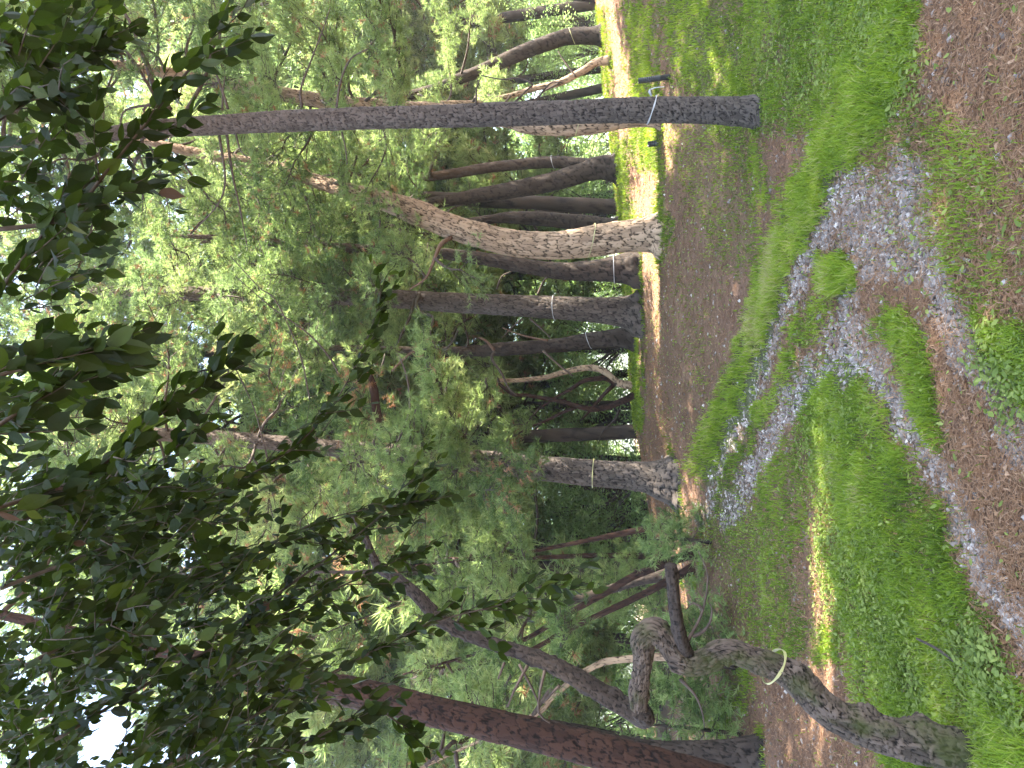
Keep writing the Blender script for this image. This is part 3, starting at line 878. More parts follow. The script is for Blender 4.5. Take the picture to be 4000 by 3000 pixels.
# T7 slender sunlit crooked tree
t7, f7 = pine('thin crooked pine with pinkish sunlit bark between two dark leaning trunks',
     [(2345, 238, 30, 16), (2280, 275, 28, 16), (2186, 323, 26, 16), (2090, 345, 22, 16), (1996, 373, 20, 16), (1900, 392, 17, 16), (1825, 399, 14, 16), (1700, 400, 12, 16)],
     B_TAN, extend=1.5, seed=7, step=.04, ns=16, barkd=.004, auto=[dict(z0=5.0, z1=8, n=6, Lmin=1.0, Lmax=2)])
twig('branch', t7, [(2250, 300), (2205, 240), (2180, 200)], 15.8, 9, 4)
twig('branch', t7, [(2186, 323), (2120, 360), (2080, 400)], 15.9, 9, 4)
twig('branch', t7, [(1996, 373), (1960, 420), (1975, 450)], 15.9, 9, 4)

# T8
pine('dark purple-brown pine close behind the curved trunk, white ribbon low down',
     [(2420, 1052, 100, 15), (2300, 1060, 78, 15), (2186, 1058, 64, 15), (2060, 1040, 56, 15), (1933, 1018, 50, 15), (1806, 1000, 44, 15), (1600, 980, 38, 15), (1200, 960, 32, 15), (900, 930, 24, 15)],
     B_DARK, extend=2, ribbons=[(2398, M_RIBW)], seed=8, step=.03, ns=52, barkd=.014, cell=(.045, .17), auto=[dict(z0=6, z1=12.5, n=12, Lmin=1.3, Lmax=3)])
# T9
t9, f9 = pine('straight grey-brown pine with long furrows behind the bank, white ribbon',
     [(2440, 1218, 112, 15.5), (2320, 1210, 98, 15.5), (2186, 1203, 90, 15.5), (1933, 1190, 80, 15.5), (1680, 1177, 76, 15.5), (1490, 1165, 70, 15.5), (1100, 1152, 64, 15.5), (700, 1145, 56, 15.5), (400, 1140, 46, 15.5)],
     B_GREY, extend=2.5, ribbons=[(2165, M_RIBW)], seed=9, step=.02, ns=80, barkd=.012, cell=(.032, .17), ztop=14,
     boughs=[B(1400, 1160, 15.5, 1350, 1420, 13.5, width=1.1), B(1380, 1160, 15.5, 1300, 1000, 13.5, width=1.1), B(1000, 1150, 15.5, 1080, 1450, 14, width=1.3), B(900, 1150, 15.5, 930, 900, 14, width=1.3)],
     auto=[dict(z0=8, z1=14, n=12, Lmin=1.6, Lmax=3.2), dict(z0=12, z1=18, n=14, Lmin=2, Lmax=3.6)], dead=.08)
twig('branch', t9, [(1940, 1130), (1960, 1080), (2000, 1060)], 15.4, 8, 4)
twig('branch', t9, [(2100, 1150), (2130, 1090), (2180, 1060)], 15.4, 10, 6)
twig('branch', t9, [(2040, 1245), (2010, 1270), (1960, 1320)], 15.3, 8, 4)
twig('branch', t9, [(2070, 1245), (2110, 1280), (2150, 1320)], 15.3, 8, 4)
# crooked dark branch reaching across before T9
twig('branch', t9, [(1640, 1150, 15.4), (1625, 1190, 14.8), (1645, 1220, 14.6), (1690, 1240, 14.4), (1680, 1300, 14.2), (1700, 1350, 14.1), (1735, 1365, 14), (1770, 1330, 14), (1790, 1290, 14)], 15, 14, 8, M_TWIG_DARK)
twig('branch', t9, [(1690, 1345, 14.1), (1640, 1360, 14), (1590, 1390, 14), (1530, 1450, 14)], 14, 12, 8, M_TWIG_RED)
twig('branch', t9, [(1620, 1170, 15.2), (1600, 1240, 14.6), (1570, 1300, 14.4), (1555, 1340, 14.4)], 15, 14, 6, M_TWIG_DARK)

# T10
t10, f10 = pine('slim dark pine on the bank breaking into bare forks above, white ribbon',
     [(2425, 1318, 74, 17), (2300, 1330, 58, 17), (2186, 1346, 50, 17), (2060, 1356, 48, 17), (1933, 1366, 50, 17), (1860, 1372, 40, 17), (1700, 1370, 30, 17), (1400, 1360, 24, 17)],
     B_DARK, extend=2, ribbons=[(2300, M_RIBW)], seed=10, step=.035, ns=32, barkd=.011, cell=(.06, .15), auto=[dict(z0=5.6, z1=11, n=10, Lmin=1.2, Lmax=2.6)])
twig('branch', t10, [(1930, 1370), (1915, 1350), (1895, 1330), (1870, 1320)], 16.8, 16, 8, M_TWIG_RED)
twig('branch', t10, [(1935, 1375), (1920, 1400), (1960, 1460), (1990, 1520), (2020, 1545)], 16.6, 14, 6)
twig('branch', t10, [(2120, 1370), (2200, 1440), (2240, 1470)], 16.8, 10, 5)
twig('branch', t10, [(2140, 1330), (2040, 1310), (1960, 1280)], 16.8, 9, 4, M_TWIG_RED)

# T11 twisted reddish tree
t11 = empty('pine_tree', ground_hit(2470, 1510), 'small twisted red-barked pine with curling stems against the bright gap', 'tree', 'pine trees on and before the bank')
t11.location = Vector([float(v) for v in P(2470, 1500, 18)])
def stem(pts, D, w0, w1, mat=B_RED):
    n = len(pts)
    pp = [(*P(a[0], a[1], D), (w0 + (w1 - w0) * i / (n - 1)) / F_PX * D / 2) for i, a in enumerate(pts)]
    return tube('stem', mat, t11, pp, step=.04, ns=14, bark=.003, cell=(.05, .1), seed=int(pts[0][1]) % 50, ztop=6)
stem([(2500, 1510), (2440, 1502), (2401, 1487), (2363, 1453), (2313, 1437), (2249, 1443), (2180, 1460), (2123, 1475), (1996, 1487), (1900, 1480)], 18, 34, 14, B_TAN)
stem([(2410, 1500), (2370, 1478), (2330, 1480), (2280, 1488), (2230, 1520), (2180, 1548), (2100, 1600)], 18, 26, 8)
stem([(2490, 1535), (2452, 1557), (2410, 1575), (2376, 1589), (2313, 1598), (2250, 1585), (2186, 1566), (2120, 1555), (2060, 1544), (2003, 1540), (1950, 1500)], 18, 28, 12)
stem([(2401, 1500), (2360, 1540), (2330, 1575), (2300, 1610), (2270, 1640)], 18, 18, 6)
stem([(2250, 1590), (2200, 1610), (2140, 1640), (2080, 1665), (2030, 1690)], 18, 16, 6)
stem([(2420, 1600), (2400, 1640), (2360, 1680), (2340, 1720)], 17.8, 12, 4, B_DARK)
add_boughs(t11, [B(1900, 1480, 18, 1800, 1600, 16.5, width=1), B(1950, 1500, 18, 1850, 1400, 17, width=1), B(2100, 1600, 18, 1980, 1680, 17, width=.8), B(2030, 1690, 18, 1900, 1750, 17, width=1)])

# T12
t12, f12 = pine('straight grey pine with a flared foot standing alone at the near edge of the bank',
     [(2610, 1873, 150, 12.3), (2503, 1861, 112, 12.3), (2313, 1848, 100, 12.3), (2060, 1823, 92, 12.3), (1870, 1801, 84, 12.3), (1711, 1785, 76, 12.3), (1300, 1750, 66, 12.3), (900, 1715, 60, 12.3), (500, 1690, 50, 12.3), (200, 1670, 40, 12.3)],
     B_GREY, extend=2, ribbons=[(2318, M_RIBY)], seed=12, step=.014, ns=88, barkd=.013, cell=(.034, .13),
     boughs=[B(1800, 1795, 12.3, 1640, 1330, 9.6, width=1.15, dens=1.6, sag=.1, tuft=.12, bare=.1), B(1760, 1795, 12.3, 1560, 2060, 10.3, width=1.0, dens=1.4, sag=.15, bare=.1),
             B(1720, 1790, 12.3, 1680, 1560, 11, width=.8, dens=1.2), B(1820, 1800, 12.3, 2010, 2010, 10.0, width=.65, dens=1.7, sag=-.1, bare=.35, tuft=.12), B(1830, 1800, 12.3, 2100, 1800, 10.2, width=.6, dens=1.6, sag=0, bare=.5),
             B(1500, 1770, 12.3, 1400, 2250, 11, width=1.2, dead=.4), B(1450, 1760, 12.3, 1350, 1500, 11, width=1.1, dead=.5), B(1200, 1745, 12.3, 1150, 2100, 10.8, width=1.3, dead=.1),
             B(1000, 1725, 12.3, 1020, 1300, 11.2, width=1.4, dead=.2)],
     auto=[dict(z0=6.5, z1=13, n=16, Lmin=1.6, Lmax=3.2), dict(z0=10, z1=15, n=12, Lmin=2, Lmax=3.4)], dead=.1)
add_boughs(t12, [B(1640, 1790, 12.2, 1600, 1640, 9.8, width=.9, sag=.1, bare=.1), B(1600, 1780, 12.2, 1560, 1980, 10, width=.9, sag=.1, bare=.1), B(1500, 1770, 12.2, 1480, 1760, 9.8, width=1.0, bare=.1),
    B(1350, 1755, 12.2, 1330, 1840, 10, width=1.1, bare=.1), B(1150, 1740, 12.2, 1180, 1690, 10, width=1.1, bare=.1), B(1700, 1785, 12.2, 1660, 1420, 10, width=1.0, sag=.1, bare=.1, dens=1.6), B(1720, 1790, 12.2, 1720, 1880, 10.2, width=.7, bare=.2)])
add_boughs(t9, [B(1250, 1155, 15.3, 1240, 1230, 12.6, width=1.2, bare=.1), B(1050, 1150, 15.3, 1060, 1080, 12.6, width=1.2, bare=.1), B(850, 1148, 15.3, 860, 1200, 12.8, width=1.1, bare=.1), B(520, 1142, 15.3, 540, 1120, 12.8, width=1.2, bare=.1), B(1400, 1160, 15.3, 1410, 1060, 12.8, width=1.0, bare=.1)], M_NEEDLE_BLUE)
add_boughs(t3, [B(1300, 720, 12.8, 1330, 640, 11.2, width=.9, bare=.1), B(1000, 640, 13, 1010, 560, 11.5, width=1.0, bare=.1), B(780, 600, 13, 800, 680, 11.5, width=1.0, bare=.1)])
twig('branch', t12, [(1330, 1480, 11.5), (1290, 1400, 11.4), (1200, 1300, 11.3), (1060, 1200, 11.2), (920, 1080, 11.2)], 11, 10, 4, M_TWIG)
twig('branch', t12, [(1210, 1560, 11), (1170, 1380, 11), (1080, 1180, 11), (1010, 1120, 11), (900, 1000, 11)], 11, 7, 4, M_TWIG)
twig('branch', t12, [(1060, 1850, 11), (1000, 1620, 11), (940, 1480, 11), (890, 1390, 11)], 11, 8, 4)
twig('branch', t12, [(1560, 1390, 10.8), (1590, 1480, 10.7), (1600, 1590, 10.6), (1565, 1700, 10.6), (1510, 1790, 10.8)], 10.6, 8, 12)
tube('branch', B_RED, t12, img_path([(1490, 1660, 34, 11.5), (1470, 1600, 36, 11.5), (1460, 1520, 34, 11.5), (1440, 1450, 20, 11.5)]), step=.04, ns=12)

# T13: big red leaning trunk in the near corner
t13, f13 = pine('thick red-brown pine leaning in from the corner behind the bent mossy trunk',
     [(3150, 3160, 143, 6.7), (2900, 3090, 136, 6.7), (2690, 3025, 130, 6.7), (2376, 2942, 123, 6.7), (2060, 2862, 120, 6.7), (1680, 2775, 112, 6.7), (1400, 2700, 99, 6.7), (1076, 2633, 81, 6.7), (760, 2570, 67, 6.7), (400, 2500, 56, 6.7), (0, 2400, 40, 6.7)],
     B_RED, extend=3, seed=13, step=.012, ns=80, barkd=.006, cell=(.045, .12), lump=.10,
     boughs=[B(400, 2500, 6.7, 500, 1900, 8.5, width=1.2), B(200, 2450, 6.7, 0, 2900, 8.5, width=1.2), B(0, 2400, 6.7, 300, 1700, 9.0, width=1.2)])
# T14 behind it
pine('dark pine stump-thick trunk just visible at the foot of the red-brown leaning one',
     [(2945, 2945, 112, 8.5), (2777, 2950, 104, 8.5), (2500, 2940, 95, 8.5), (2200, 2870, 85, 8.5), (1700, 2790, 75, 8.5), (1200, 2700, 60, 8.5)],
     B_DARK, extend=2, seed=15, step=.02, ns=56, barkd=.014, cell=(.05, .12))

# T15: bent mossy pine in the foreground
z9 = lambda a, b: Z(Z9, a, b); z8 = lambda a, b: Z(Z8, a, b)
t15 = empty('pine_tree', ground_hit(3880, 2935), 'short mossy pine with a snaking trunk and a sawn-off limb, yellow ribbon', 'tree', 'pine trees on and before the bank')
D15 = 3.75
main = [((3905, 2945), 165), ((3853, 2935), 150), (z9(1800, 1455), 158), (z9(1600, 1425), 158), (z9(1450, 1395), 154), (z9(1300, 1350), 148), (z9(1130, 1290), 136), (z9(1000, 1215), 132), (z9(880, 1110), 130), (z9(780, 1010), 124), (z9(660, 945), 114),
        (z9(520, 890), 108), (z9(420, 858), 106), (z9(335, 862), 104), (z9(270, 905), 108), (z9(170, 945), 108), (z9(75, 925), 110), (z8(2130, 915), 108), (z8(2085, 845), 104), (z8(2050, 790), 108), (z8(1985, 738), 112), (z8(1925, 762), 104), (z8(1912, 820), 92), (z8(1920, 880), 84), (z8(1910, 1000), 80), (z8(1895, 1130), 78), (z8(1893, 1215), 74)]
bz = [D15 + .0 * i for i in range(len(main))]
pm = [(*P(q[0], q[1], D15 + .35 * i / len(main)), w * .86 / F_PX * D15 / 2) for i, (q, w) in enumerate(main)]
pm[0] = (pm[0][0], pm[0][1], float(gz(pm[0][0], pm[0][1])) - .15, pm[0][3] * 1.1)
tube('trunk', B_MOSS, t15, pm, step=.007, ns=96, bark=.0085, cell=(.024, .042), seed=16, lump=.32, ztop=30, knots=34)
lim = [(z8(1905, 1225), 66), (z8(1930, 1262), 66), (z8(1900, 1268), 66), (z8(1840, 1225), 70), (z8(1700, 1140), 68), (z8(1500, 1020), 66), (z8(1300, 915), 58), (z8(1180, 870), 50), (z8(1000, 815), 48), (z8(800, 740), 48), (z8(650, 655), 52), (z8(550, 545), 52), (z8(460, 460), 46), (z8(360, 390), 42), (z8(290, 350), 34), (z8(240, 260), 28), (z8(190, 130), 24), (z8(120, 20), 18)]
tube('limb', B_DARK, t15, [(*P(q[0], q[1], 4.1 + .9 * i / len(lim)), w / F_PX * (4.1 + .9 * i / len(lim)) / 2) for i, (q, w) in enumerate(lim)], step=.010, ns=56, bark=.005, cell=(.022, .04), seed=17, lump=.24, ztop=30, knots=30)
twig('branch', t15, [z8(300, 360), z8(150, 372), z8(0, 370), (1230, 2235)], 5.0, 20, 10, B_DARK, 10)
for a in ([(1200, 950), (1120, 1100), (1080, 1200)], [(1310, 980), (1280, 1100), (1270, 1240), (1340, 1300)], [(1150, 940), (1230, 1090), (1270, 1180)], [(1060, 930), (1020, 1030)], [(1400, 1070), (1350, 1120), (1300, 1180)]):
    twig('branch', t15, [z8(*q) for q in a], 4.35, 14, 7, M_TWIG)
stub = [(z8(2190, 880), 50), (z8(2150, 790), 48), (z8(2130, 700), 46), (z8(2112, 600), 46), (z8(2100, 480), 43), (z8(2085, 330), 42)]
tube('sawn_limb', B_DARK, t15, [(*P(q[0], q[1], 3.95 - .05 * i), w / F_PX * 3.9 / 2) for i, (q, w) in enumerate(stub)], step=.012, ns=36, bark=.0025, cell=(.02, .04), seed=18, lump=.16, ztop=30, knots=6)
for a in ([(110, 845), (150, 770), (200, 680), (240, 570), (262, 400), (235, 310), (200, 240)], [(165, 770), (230, 740), (275, 680), (287, 600), (270, 560)], [(235, 600), (170, 560), (130, 600)], [(90, 1030), (160, 1100), (200, 1160), (230, 1250), (240, 1330)]):
    twig('branch', t15, [z9(*q) for q in a], 3.95, 14, 4, M_TWIG)
ribbon(t15, [(z9(a, b)[0], z9(a, b)[1], w, D15 + .15) for a, b, w in ((780, 1010, 60), (660, 945, 57), (560, 905, 54))], z9(668, 0)[0], M_RIBY, wide=.012, tail=False)

# thin leaning stems beyond the bent tree
def slim(label, pts, bark, D, w, auto=True, seed=0):
    n = len(pts)
    pp = [(z8(a, b)[0], z8(a, b)[1], w * (1 - .45 * i / (n - 1)), D) for i, (a, b) in enumerate(pts)]
    return pine(label, pp, bark, extend=2.0, seed=seed, step=.04, ns=20, barkd=.005, cell=(.05, .12), auto=[dict(z0=P(pp[-1][0], pp[-1][1], D)[2], z1=P(pp[-1][0], pp[-1][1], D)[2] + 1.8, n=6, Lmin=.9, Lmax=1.8)])
slim('slanting red-brown stem, upper of the slanting pair past the sawn-off limb', [(2000, 340), (1850, 400), (1680, 500), (1500, 600), (1350, 690), (1150, 800)], B_RED, 11, 30, seed=21)
slim('slanting dark red stem, lower of the slanting pair past the sawn-off limb', [(2080, 420), (1950, 490), (1720, 600), (1550, 680), (1380, 765), (1200, 860)], B_RED, 11.5, 28, seed=22)
slim('grey slanting trunk crossing behind the red-brown stem', [(2000, 400), (1880, 425), (1700, 480), (1500, 540), (1330, 600), (1100, 650)], B_DARK, 13, 42, seed=23)
slim('thin upright reddish stem beyond the end of the sawn-off limb', [(1900, 272), (1740, 268), (1500, 272), (1300, 280), (1100, 285)], B_RED, 15, 24, seed=24)
slim('thin slightly tilted dark red stem next to the upright one', [(1850, 120), (1700, 150), (1500, 190), (1300, 230), (1100, 270)], B_RED, 14, 22, seed=25)
slim('pale arching limb of a small pine behind the zigzag limb', [(2100, 890), (1950, 895), (1850, 905), (1700, 920), (1600, 960), (1500, 1020), (1350, 1150), (1250, 1250)], B_TAN, 8.5, 30, seed=26)

# low pine boughs seen near the ground on the left
def sapling(label, spots, h, wdt, cnt, seed, mat=M_NEEDLE):
    x, y, D = spots
    b = P(x, y, D); g = float(gz(b[0], b[1]))
    t = empty('young_pine', (b[0], b[1], g), label, 'sapling', 'young pines')
    path = [(b[0], b[1], g - .05, .03), (b[0] + .04, b[1], g + h * .5, .02), (b[0], b[1] + .05, g + h, .006)]
    tube('trunk', B_DARK, t, path, step=.05, ns=8, bark=.002)
    add_boughs(t, auto_boughs(path, g + .15, g + h, cnt, wdt * .5, wdt, droop=-.1, bare=.05, width=wdt * .5), mat, tuft=.12, r0=.012)
sapling('young pine, bright in the sun, at the foot of the red-brown leaning trunk', (2760, 2860, 9.4), 1.6, .9, 16, 31)
sapling('young pine bush past the end of the sawn-off limb', (2740, 2120, 10.5), .9, .6, 11, 32)
sapling('young pine growing below the elbow of the zigzag limb', (2680, 2600, 9.5), 1.0, .9, 16, 33)
sapling('tallest young pine, left of the slanting stems', (2650, 2300, 15), 2.0, 1.2, 20, 34)

# ------------------------------------------------------------------ background forest
AUTO_N = 1.0
def proto_pine(h, seed, crown0=.25, nb=46, mat=M_NEEDLE, Lm=2.6, big=1.0):
    t = empty('pine_tree', (0, 0, 0), 'far pine in the thick backdrop of pines beyond the bank', 'tree', 'far pines beyond the bank')
    lean = rng.normal(0, .06, 2)
    path = [(0, 0, -.6, .12), (lean[0] * h * .4, lean[1] * h * .4, h * .35, .095), (lean[0] * h * .2, lean[1] * h * .7, h * .7, .065), (lean[0] * h, lean[1] * h, h, .02)]
    tube('trunk', B_DARK, t, path, step=.15, ns=12, bark=.01, cell=(.1, .2), seed=seed)
    W, G, Dd = [], [], []
    for i, (p0, p1, k) in enumerate(auto_boughs(path, h * crown0, h, nb, Lm * .6, Lm * 1.15, droop=.05)):
        wd, g, d = bough(p0, p1, width=1.1, dens=.75, tuft=.21 * big, k=14, w=.012 * big, dead=.06, thick=.13)
        W.append(wd); G.append(g)
        if len(d[0]): Dd.append(d)
    link('limbs', mesh_np('limbs', *join(W), True), M_TWIG_DARK, t)
    link('crown', mesh_np('crown', *join(G)), mat, t)
    link('dead_needles', mesh_np('dead_needles', *join(Dd)), M_DEAD, t)
    return t

def proto_leafy(h, r, n, seed, leaf=.09, label='bright leafy tree filling the gaps between far pine trunks', stems=3):
    t = empty('broadleaf_tree', (0, 0, 0), label, 'tree', 'far leafy trees beyond the bank')
    V, F, A = [], [], []
    W = []; tips = []
    for i in range(16):
        a = rng.random() * 6.28; e = rng.uniform(.15, 1)
        q = np.array([math.cos(a) * r * rng.uniform(.4, .9), math.sin(a) * r * rng.uniform(.4, .9), h * e])
        W.append(tube_arrays([(0, 0, h * e * .3, .05), (*(q * .5 + [0, 0, .1 * h]), .03), (*q, .006)], step=.3, ns=5, lump=.1))
        tips.append(q)
    tube('trunk', B_DARK, t, [(0, 0, -.5, .12), (.1, 0, h * .4, .09), (0, .1, h * .85, .02)], step=.2, ns=10)
    link('limbs', mesh_np('limbs', *join(W), True), M_TWIG_DARK, t)
    nc = 150
    cc = np.array([tips[rng.integers(len(tips))] for _ in range(nc)]) + rng.normal(0, r * .33, (nc, 3))
    per = n // nc
    c = (cc[:, None] + rng.normal(0, .28, (nc, per, 3)) * np.array([1, 1, .6])).reshape(-1, 3)
    c[:, 2] = np.abs(c[:, 2])
    m = len(c)
    u = norm(rng.normal(0, 1, (m, 3)) * np.array([1, 1, .5])) * leaf * rng.uniform(.6, 1.1, (m, 1))
    v = norm(np.cross(u, rng.normal(0, 1, (m, 3)) + np.array([0, 0, 1.2]))) * leaf * .32
    V = np.stack([c - u, c + v, c + u, c - v], 1).reshape(-1, 3)
    F = np.arange(len(V)).reshape(-1, 4)
    tint = np.repeat(np.clip(np.repeat(rng.normal(.5, .15, nc), per) + rng.normal(0, .12, m), 0, 1), 4)
    link('crown', mesh_np('crown', V, F, {'tint': tint}), M_LEAFY, t)
    return t

def copy_tree(o, loc, rz, s):
    c = o.copy(); COL.objects.link(c)
    c.location = loc; c.rotation_euler = (0, 0, rz); c.scale = (s, s, s)
    for ch in list(o.children):
        k = ch.copy(); COL.objects.link(k); k.parent = c
    return c

def put(o, loc, rz, s):
    o.location = loc; o.rotation_euler = (0, 0, rz); o.scale = (s, s, s)

protos = [proto_pine(11, 1, .24, 62), proto_pine(13, 2, .26, 66, M_NEEDLE_BLUE), proto_pine(10, 3, .18, 58), proto_pine(14, 4, .30, 62)]
used = [False] * 8
rows = [(20, 23, 6, .52), (25, 31, 11, .55), (33, 41, 12, .58), (46, 60, 12, .62)]
for (d0, d1, n, wd) in rows:
    for i in range(n):
        D = rng.uniform(d0, d1)
        x = (-1 + 2 * (i + rng.uniform(.15, .85)) / n) * wd * D * 1.15
        j = int(rng.integers(4))
        loc = Vector((x, D, float(gz(x, D)) - .1))
        s = rng.uniform(1.45, 1.95) * (1 + .25 * (D > 40))
        if not used[j]:
            put(protos[j], loc, rng.uniform(0, 6), s); used[j] = True
        else:
            copy_tree(protos[j], loc, rng.uniform(0, 6), s)
lf = [proto_leafy(7, 2.6, 10500, 1), proto_leafy(3.4, 2.0, 7500, 2, leaf=.08, label='low leafy shrub filling in under the far pines')]
lf[1]['group'] = 'leafy shrubs beyond the bank'; lf[1].name = 'leafy_shrub'; lf[1]['category'] = 'shrub'
usedl = [False, False]
for (d0, d1, n, wd, j) in [(25, 31, 6, .55, 1), (30, 40, 8, .6, 0), (44, 52, 11, .62, 0), (56, 62, 8, .62, 1), (66, 82, 15, .62, 0)]:
    for i in range(n):
        D = rng.uniform(d0, d1)
        x = (-1 + 2 * (i + rng.uniform(.15, .85)) / n) * wd * D * 1.1
        loc = Vector((x, D, float(gz(x, D)) - .1)); s = rng.uniform(.8, 1.25) * (1.35 if D > 44 else 1) * (1.25 if D > 64 else 1)
        if not usedl[j]:
            put(lf[j], loc, 0, s); usedl[j] = True
        else:
            copy_tree(lf[j], loc, rng.uniform(0, 6), s)

for bx_, D_, j_, s_ in [(-.17, 27, 1, 1.2), (-.20, 32, 1, 1.3), (-.14, 36, 0, 1.0), (-.23, 40, 0, 1.1)]:
    loc = Vector((bx_ * D_, D_, float(gz(bx_ * D_, D_)) - .1))
    copy_tree(lf[j_], loc, D_, s_)

# ------------------------------------------------------------------ black pipe stubs on the slope
def pipe(label, x, y, D, h, r):
    b = P(x, y, D); g = float(gz(b[0], b[1])); b[2] = max(b[2], g) if abs(b[2] - g) < .3 else g
    V, F = [], []
    ns = 24; rings = int(h / .008)
    prof = [(r * .86, h), (r * 1.02, h)] + [(r * (1 + .05 * math.cos(i * 1.57)), h - i * h / rings) for i in range(rings + 1)] + [(r, -.15)]
    prof = [(r * .86, h - .12)] + prof
    for rr, zz in prof:
        for k in range(ns):
            a = k / ns * 2 * math.pi
            V.append((rr * math.cos(a), rr * math.sin(a), zz))
    for i in range(len(prof) - 1):
        for k in range(ns):
            F.append((i * ns + k, (i + 1) * ns + k, (i + 1) * ns + (k + 1) % ns, i * ns + (k + 1) % ns))
    V += [(0, 0, h - .12)]
    V = np.array(V); c = len(V) - 1
    F = np.array(F)
    F3 = np.vstack([F[:, [0, 1, 2]], F[:, [0, 2, 3]], np.array([[k, (k + 1) % ns, c] for k in range(ns)])])
    o = link('drain_pipe', mesh_np('drain_pipe', V, F3, None, True), M_PIPE)
    o.location = Vector([float(v) for v in b])
    o.rotation_euler = (.03, -.08, 0)
    tag(o, label, 'pipe', 'black pipe stubs')
pipe('taller black ribbed pipe stub standing upright on the green slope', 2580, 305, 11.3, .34, .044)
pipe('short black pipe stub beside the foot of the grey-tan pine', 2562, 560, 12.0, .13, .048)

# ------------------------------------------------------------------ the broadleaf tree whose boughs hang over the view
LV, LF, LT = [], [], []
TT = np.array([0, .12, .3, .5, .7, .86, 1.0])
WW = np.array([0, .17, .28, .30, .22, .09, 0])
def leaves(base, dirn, nrm, L, tint):
    """folded ovate leaves with a drawn-out tip"""
    n = len(base)
    d = norm(dirn); s = norm(np.cross(nrm, d)); nn = np.cross(d, s)
    wid = rng.uniform(.85, 1.1, n)
    bend = rng.uniform(.05, .3, n); fold = rng.uniform(.05, .3, n)
    M, Lf, Rt = [], [], []
    for t, w in zip(TT, WW):
        c = base + d * (L * t)[:, None] - nn * (L * bend * t * t)[:, None]
        M.append(c)
        ww = L * w * wid * .98
        jit = 1 + rng.uniform(-.08, .08, n)
        Lf.append(c + s * (ww * jit)[:, None] + nn * (ww * fold)[:, None])
        Rt.append(c - s * (ww * jit)[:, None] + nn * (ww * fold)[:, None])
    k = len(TT)
    V = np.stack(M + Lf[1:-1] + Rt[1:-1], 1)
    nv = V.shape[1]
    f = []
    Li = lambda i: 0 if i == 0 else (k - 1 if i == k - 1 else k + i - 1)
    Ri = lambda i: 0 if i == 0 else (k - 1 if i == k - 1 else k + (k - 2) + i - 1)
    for i in range(k - 1):
        for g, sg in ((Li, 0), (Ri, 1)):
            a, b, c_, e = i, i + 1, g(i + 1), g(i)
            if b != c_: f.append((a, b, c_) if sg == 0 else (a, c_, b))
            if a != e: f.append((a, c_, e) if sg == 0 else (a, e, c_))
    f = np.array(f)
    F = ((np.arange(n) * nv)[:, None, None] + f[None]).reshape(-1, 3)
    return V.reshape(-1, 3), F, {'tint': np.repeat(tint, nv)}

LEAFARR, TWARR = [], []
def leafy_twig(p0, p1, Ls=.075, r=.0022, gap=.028, tw=None):
    p0 = np.asarray(p0); p1 = np.asarray(p1)
    L = np.linalg.norm(p1 - p0)
    mid = (p0 + p1) / 2 + rng.normal(0, .05 * L, 3)
    pts = [(*p0, r), (*mid, r * .75), (*p1, r * .35)]
    TWARR.append(tube_arrays(pts, step=L / 8, ns=4, lump=0))
    c = catmull(pts, L / 12)[:, :3]
    n = max(3, int(L / gap))
    f = (np.arange(n) + .6) / n
    ci = c[np.minimum((f * (len(c) - 1)).astype(int), len(c) - 1)]
    ax = norm((p1 - p0)[None])[0]
    up = np.array([0, 0, 1.0])
    sd = np.cross(ax, up); sd /= max(np.linalg.norm(sd), .1)
    sg = np.where(np.arange(n) % 2 == 0, 1, -1)[:, None]
    d = ax * rng.uniform(.5, 1.0, (n, 1)) + sd * sg * rng.uniform(.5, 1.0, (n, 1)) + np.array([0, 0, -1]) * rng.uniform(.05, .75, (n, 1)) + rng.normal(0, .15, (n, 3))
    d[-1] = ax + [0, 0, -.2]
    nr = up + rng.normal(0, .45, (n, 3))
    Lf = Ls * rng.uniform(.65, 1.2, n) * (1 - .25 * (f > .85))
    tint = np.clip(rng.normal(.4, .2, n), 0, .95)
    tint[rng.random(n) < .004] = 1
    LEAFARR.append(leaves(ci, d, nr, Lf, tint))

def spray(path, n_tw, tl=(.15, .3), spread=45, Ls=.075, r=.007, tip=True):
    """a long bough through photo points (x, y, D) with leafy side twigs"""
    pp = [(*P(*q), 0) for q in path]
    n = len(pp)
    pp = [(*q[:3], r * (1 - .8 * i / (n - 1))) for i, q in enumerate(pp)]
    TW_B.append(tube_arrays(pp, step=.05, ns=7, lump=.1))
    c = catmull(pp, .03)[:, :3]
    tg = norm(np.gradient(c, axis=0))
    for j in range(n_tw):
        f = (j + rng.random()) / n_tw
        i = min(len(c) - 1, int(f * len(c)))
        v = np.array([tg[i]])[0] + rng.normal(0, .55, 3) * np.array([1, .8, .6]) + np.array([0, 0, -.12])
        v /= np.linalg.norm(v)
        leafy_twig(c[i], c[i] + v * rng.uniform(*tl), Ls)
    if tip:
        leafy_twig(c[-1], c[-1] + tg[-1] * .22, Ls)

tb = empty('broadleaf_tree', (-3.2, -1.6, 0), 'broadleaf tree whose dark leafy boughs hang over the upper part of the view', 'tree', None)
tube('trunk', B_DARK, tb, [(-3.2, -1.6, -.3, .2), (-3.1, -1.5, 1.5, .16), (-2.9, -1.2, 3.2, .14), (-2.6, -.8, 4.6, .1), (-2.4, -.4, 6.5, .05)], step=.03, ns=40, bark=.006, cell=(.04, .08), seed=41)

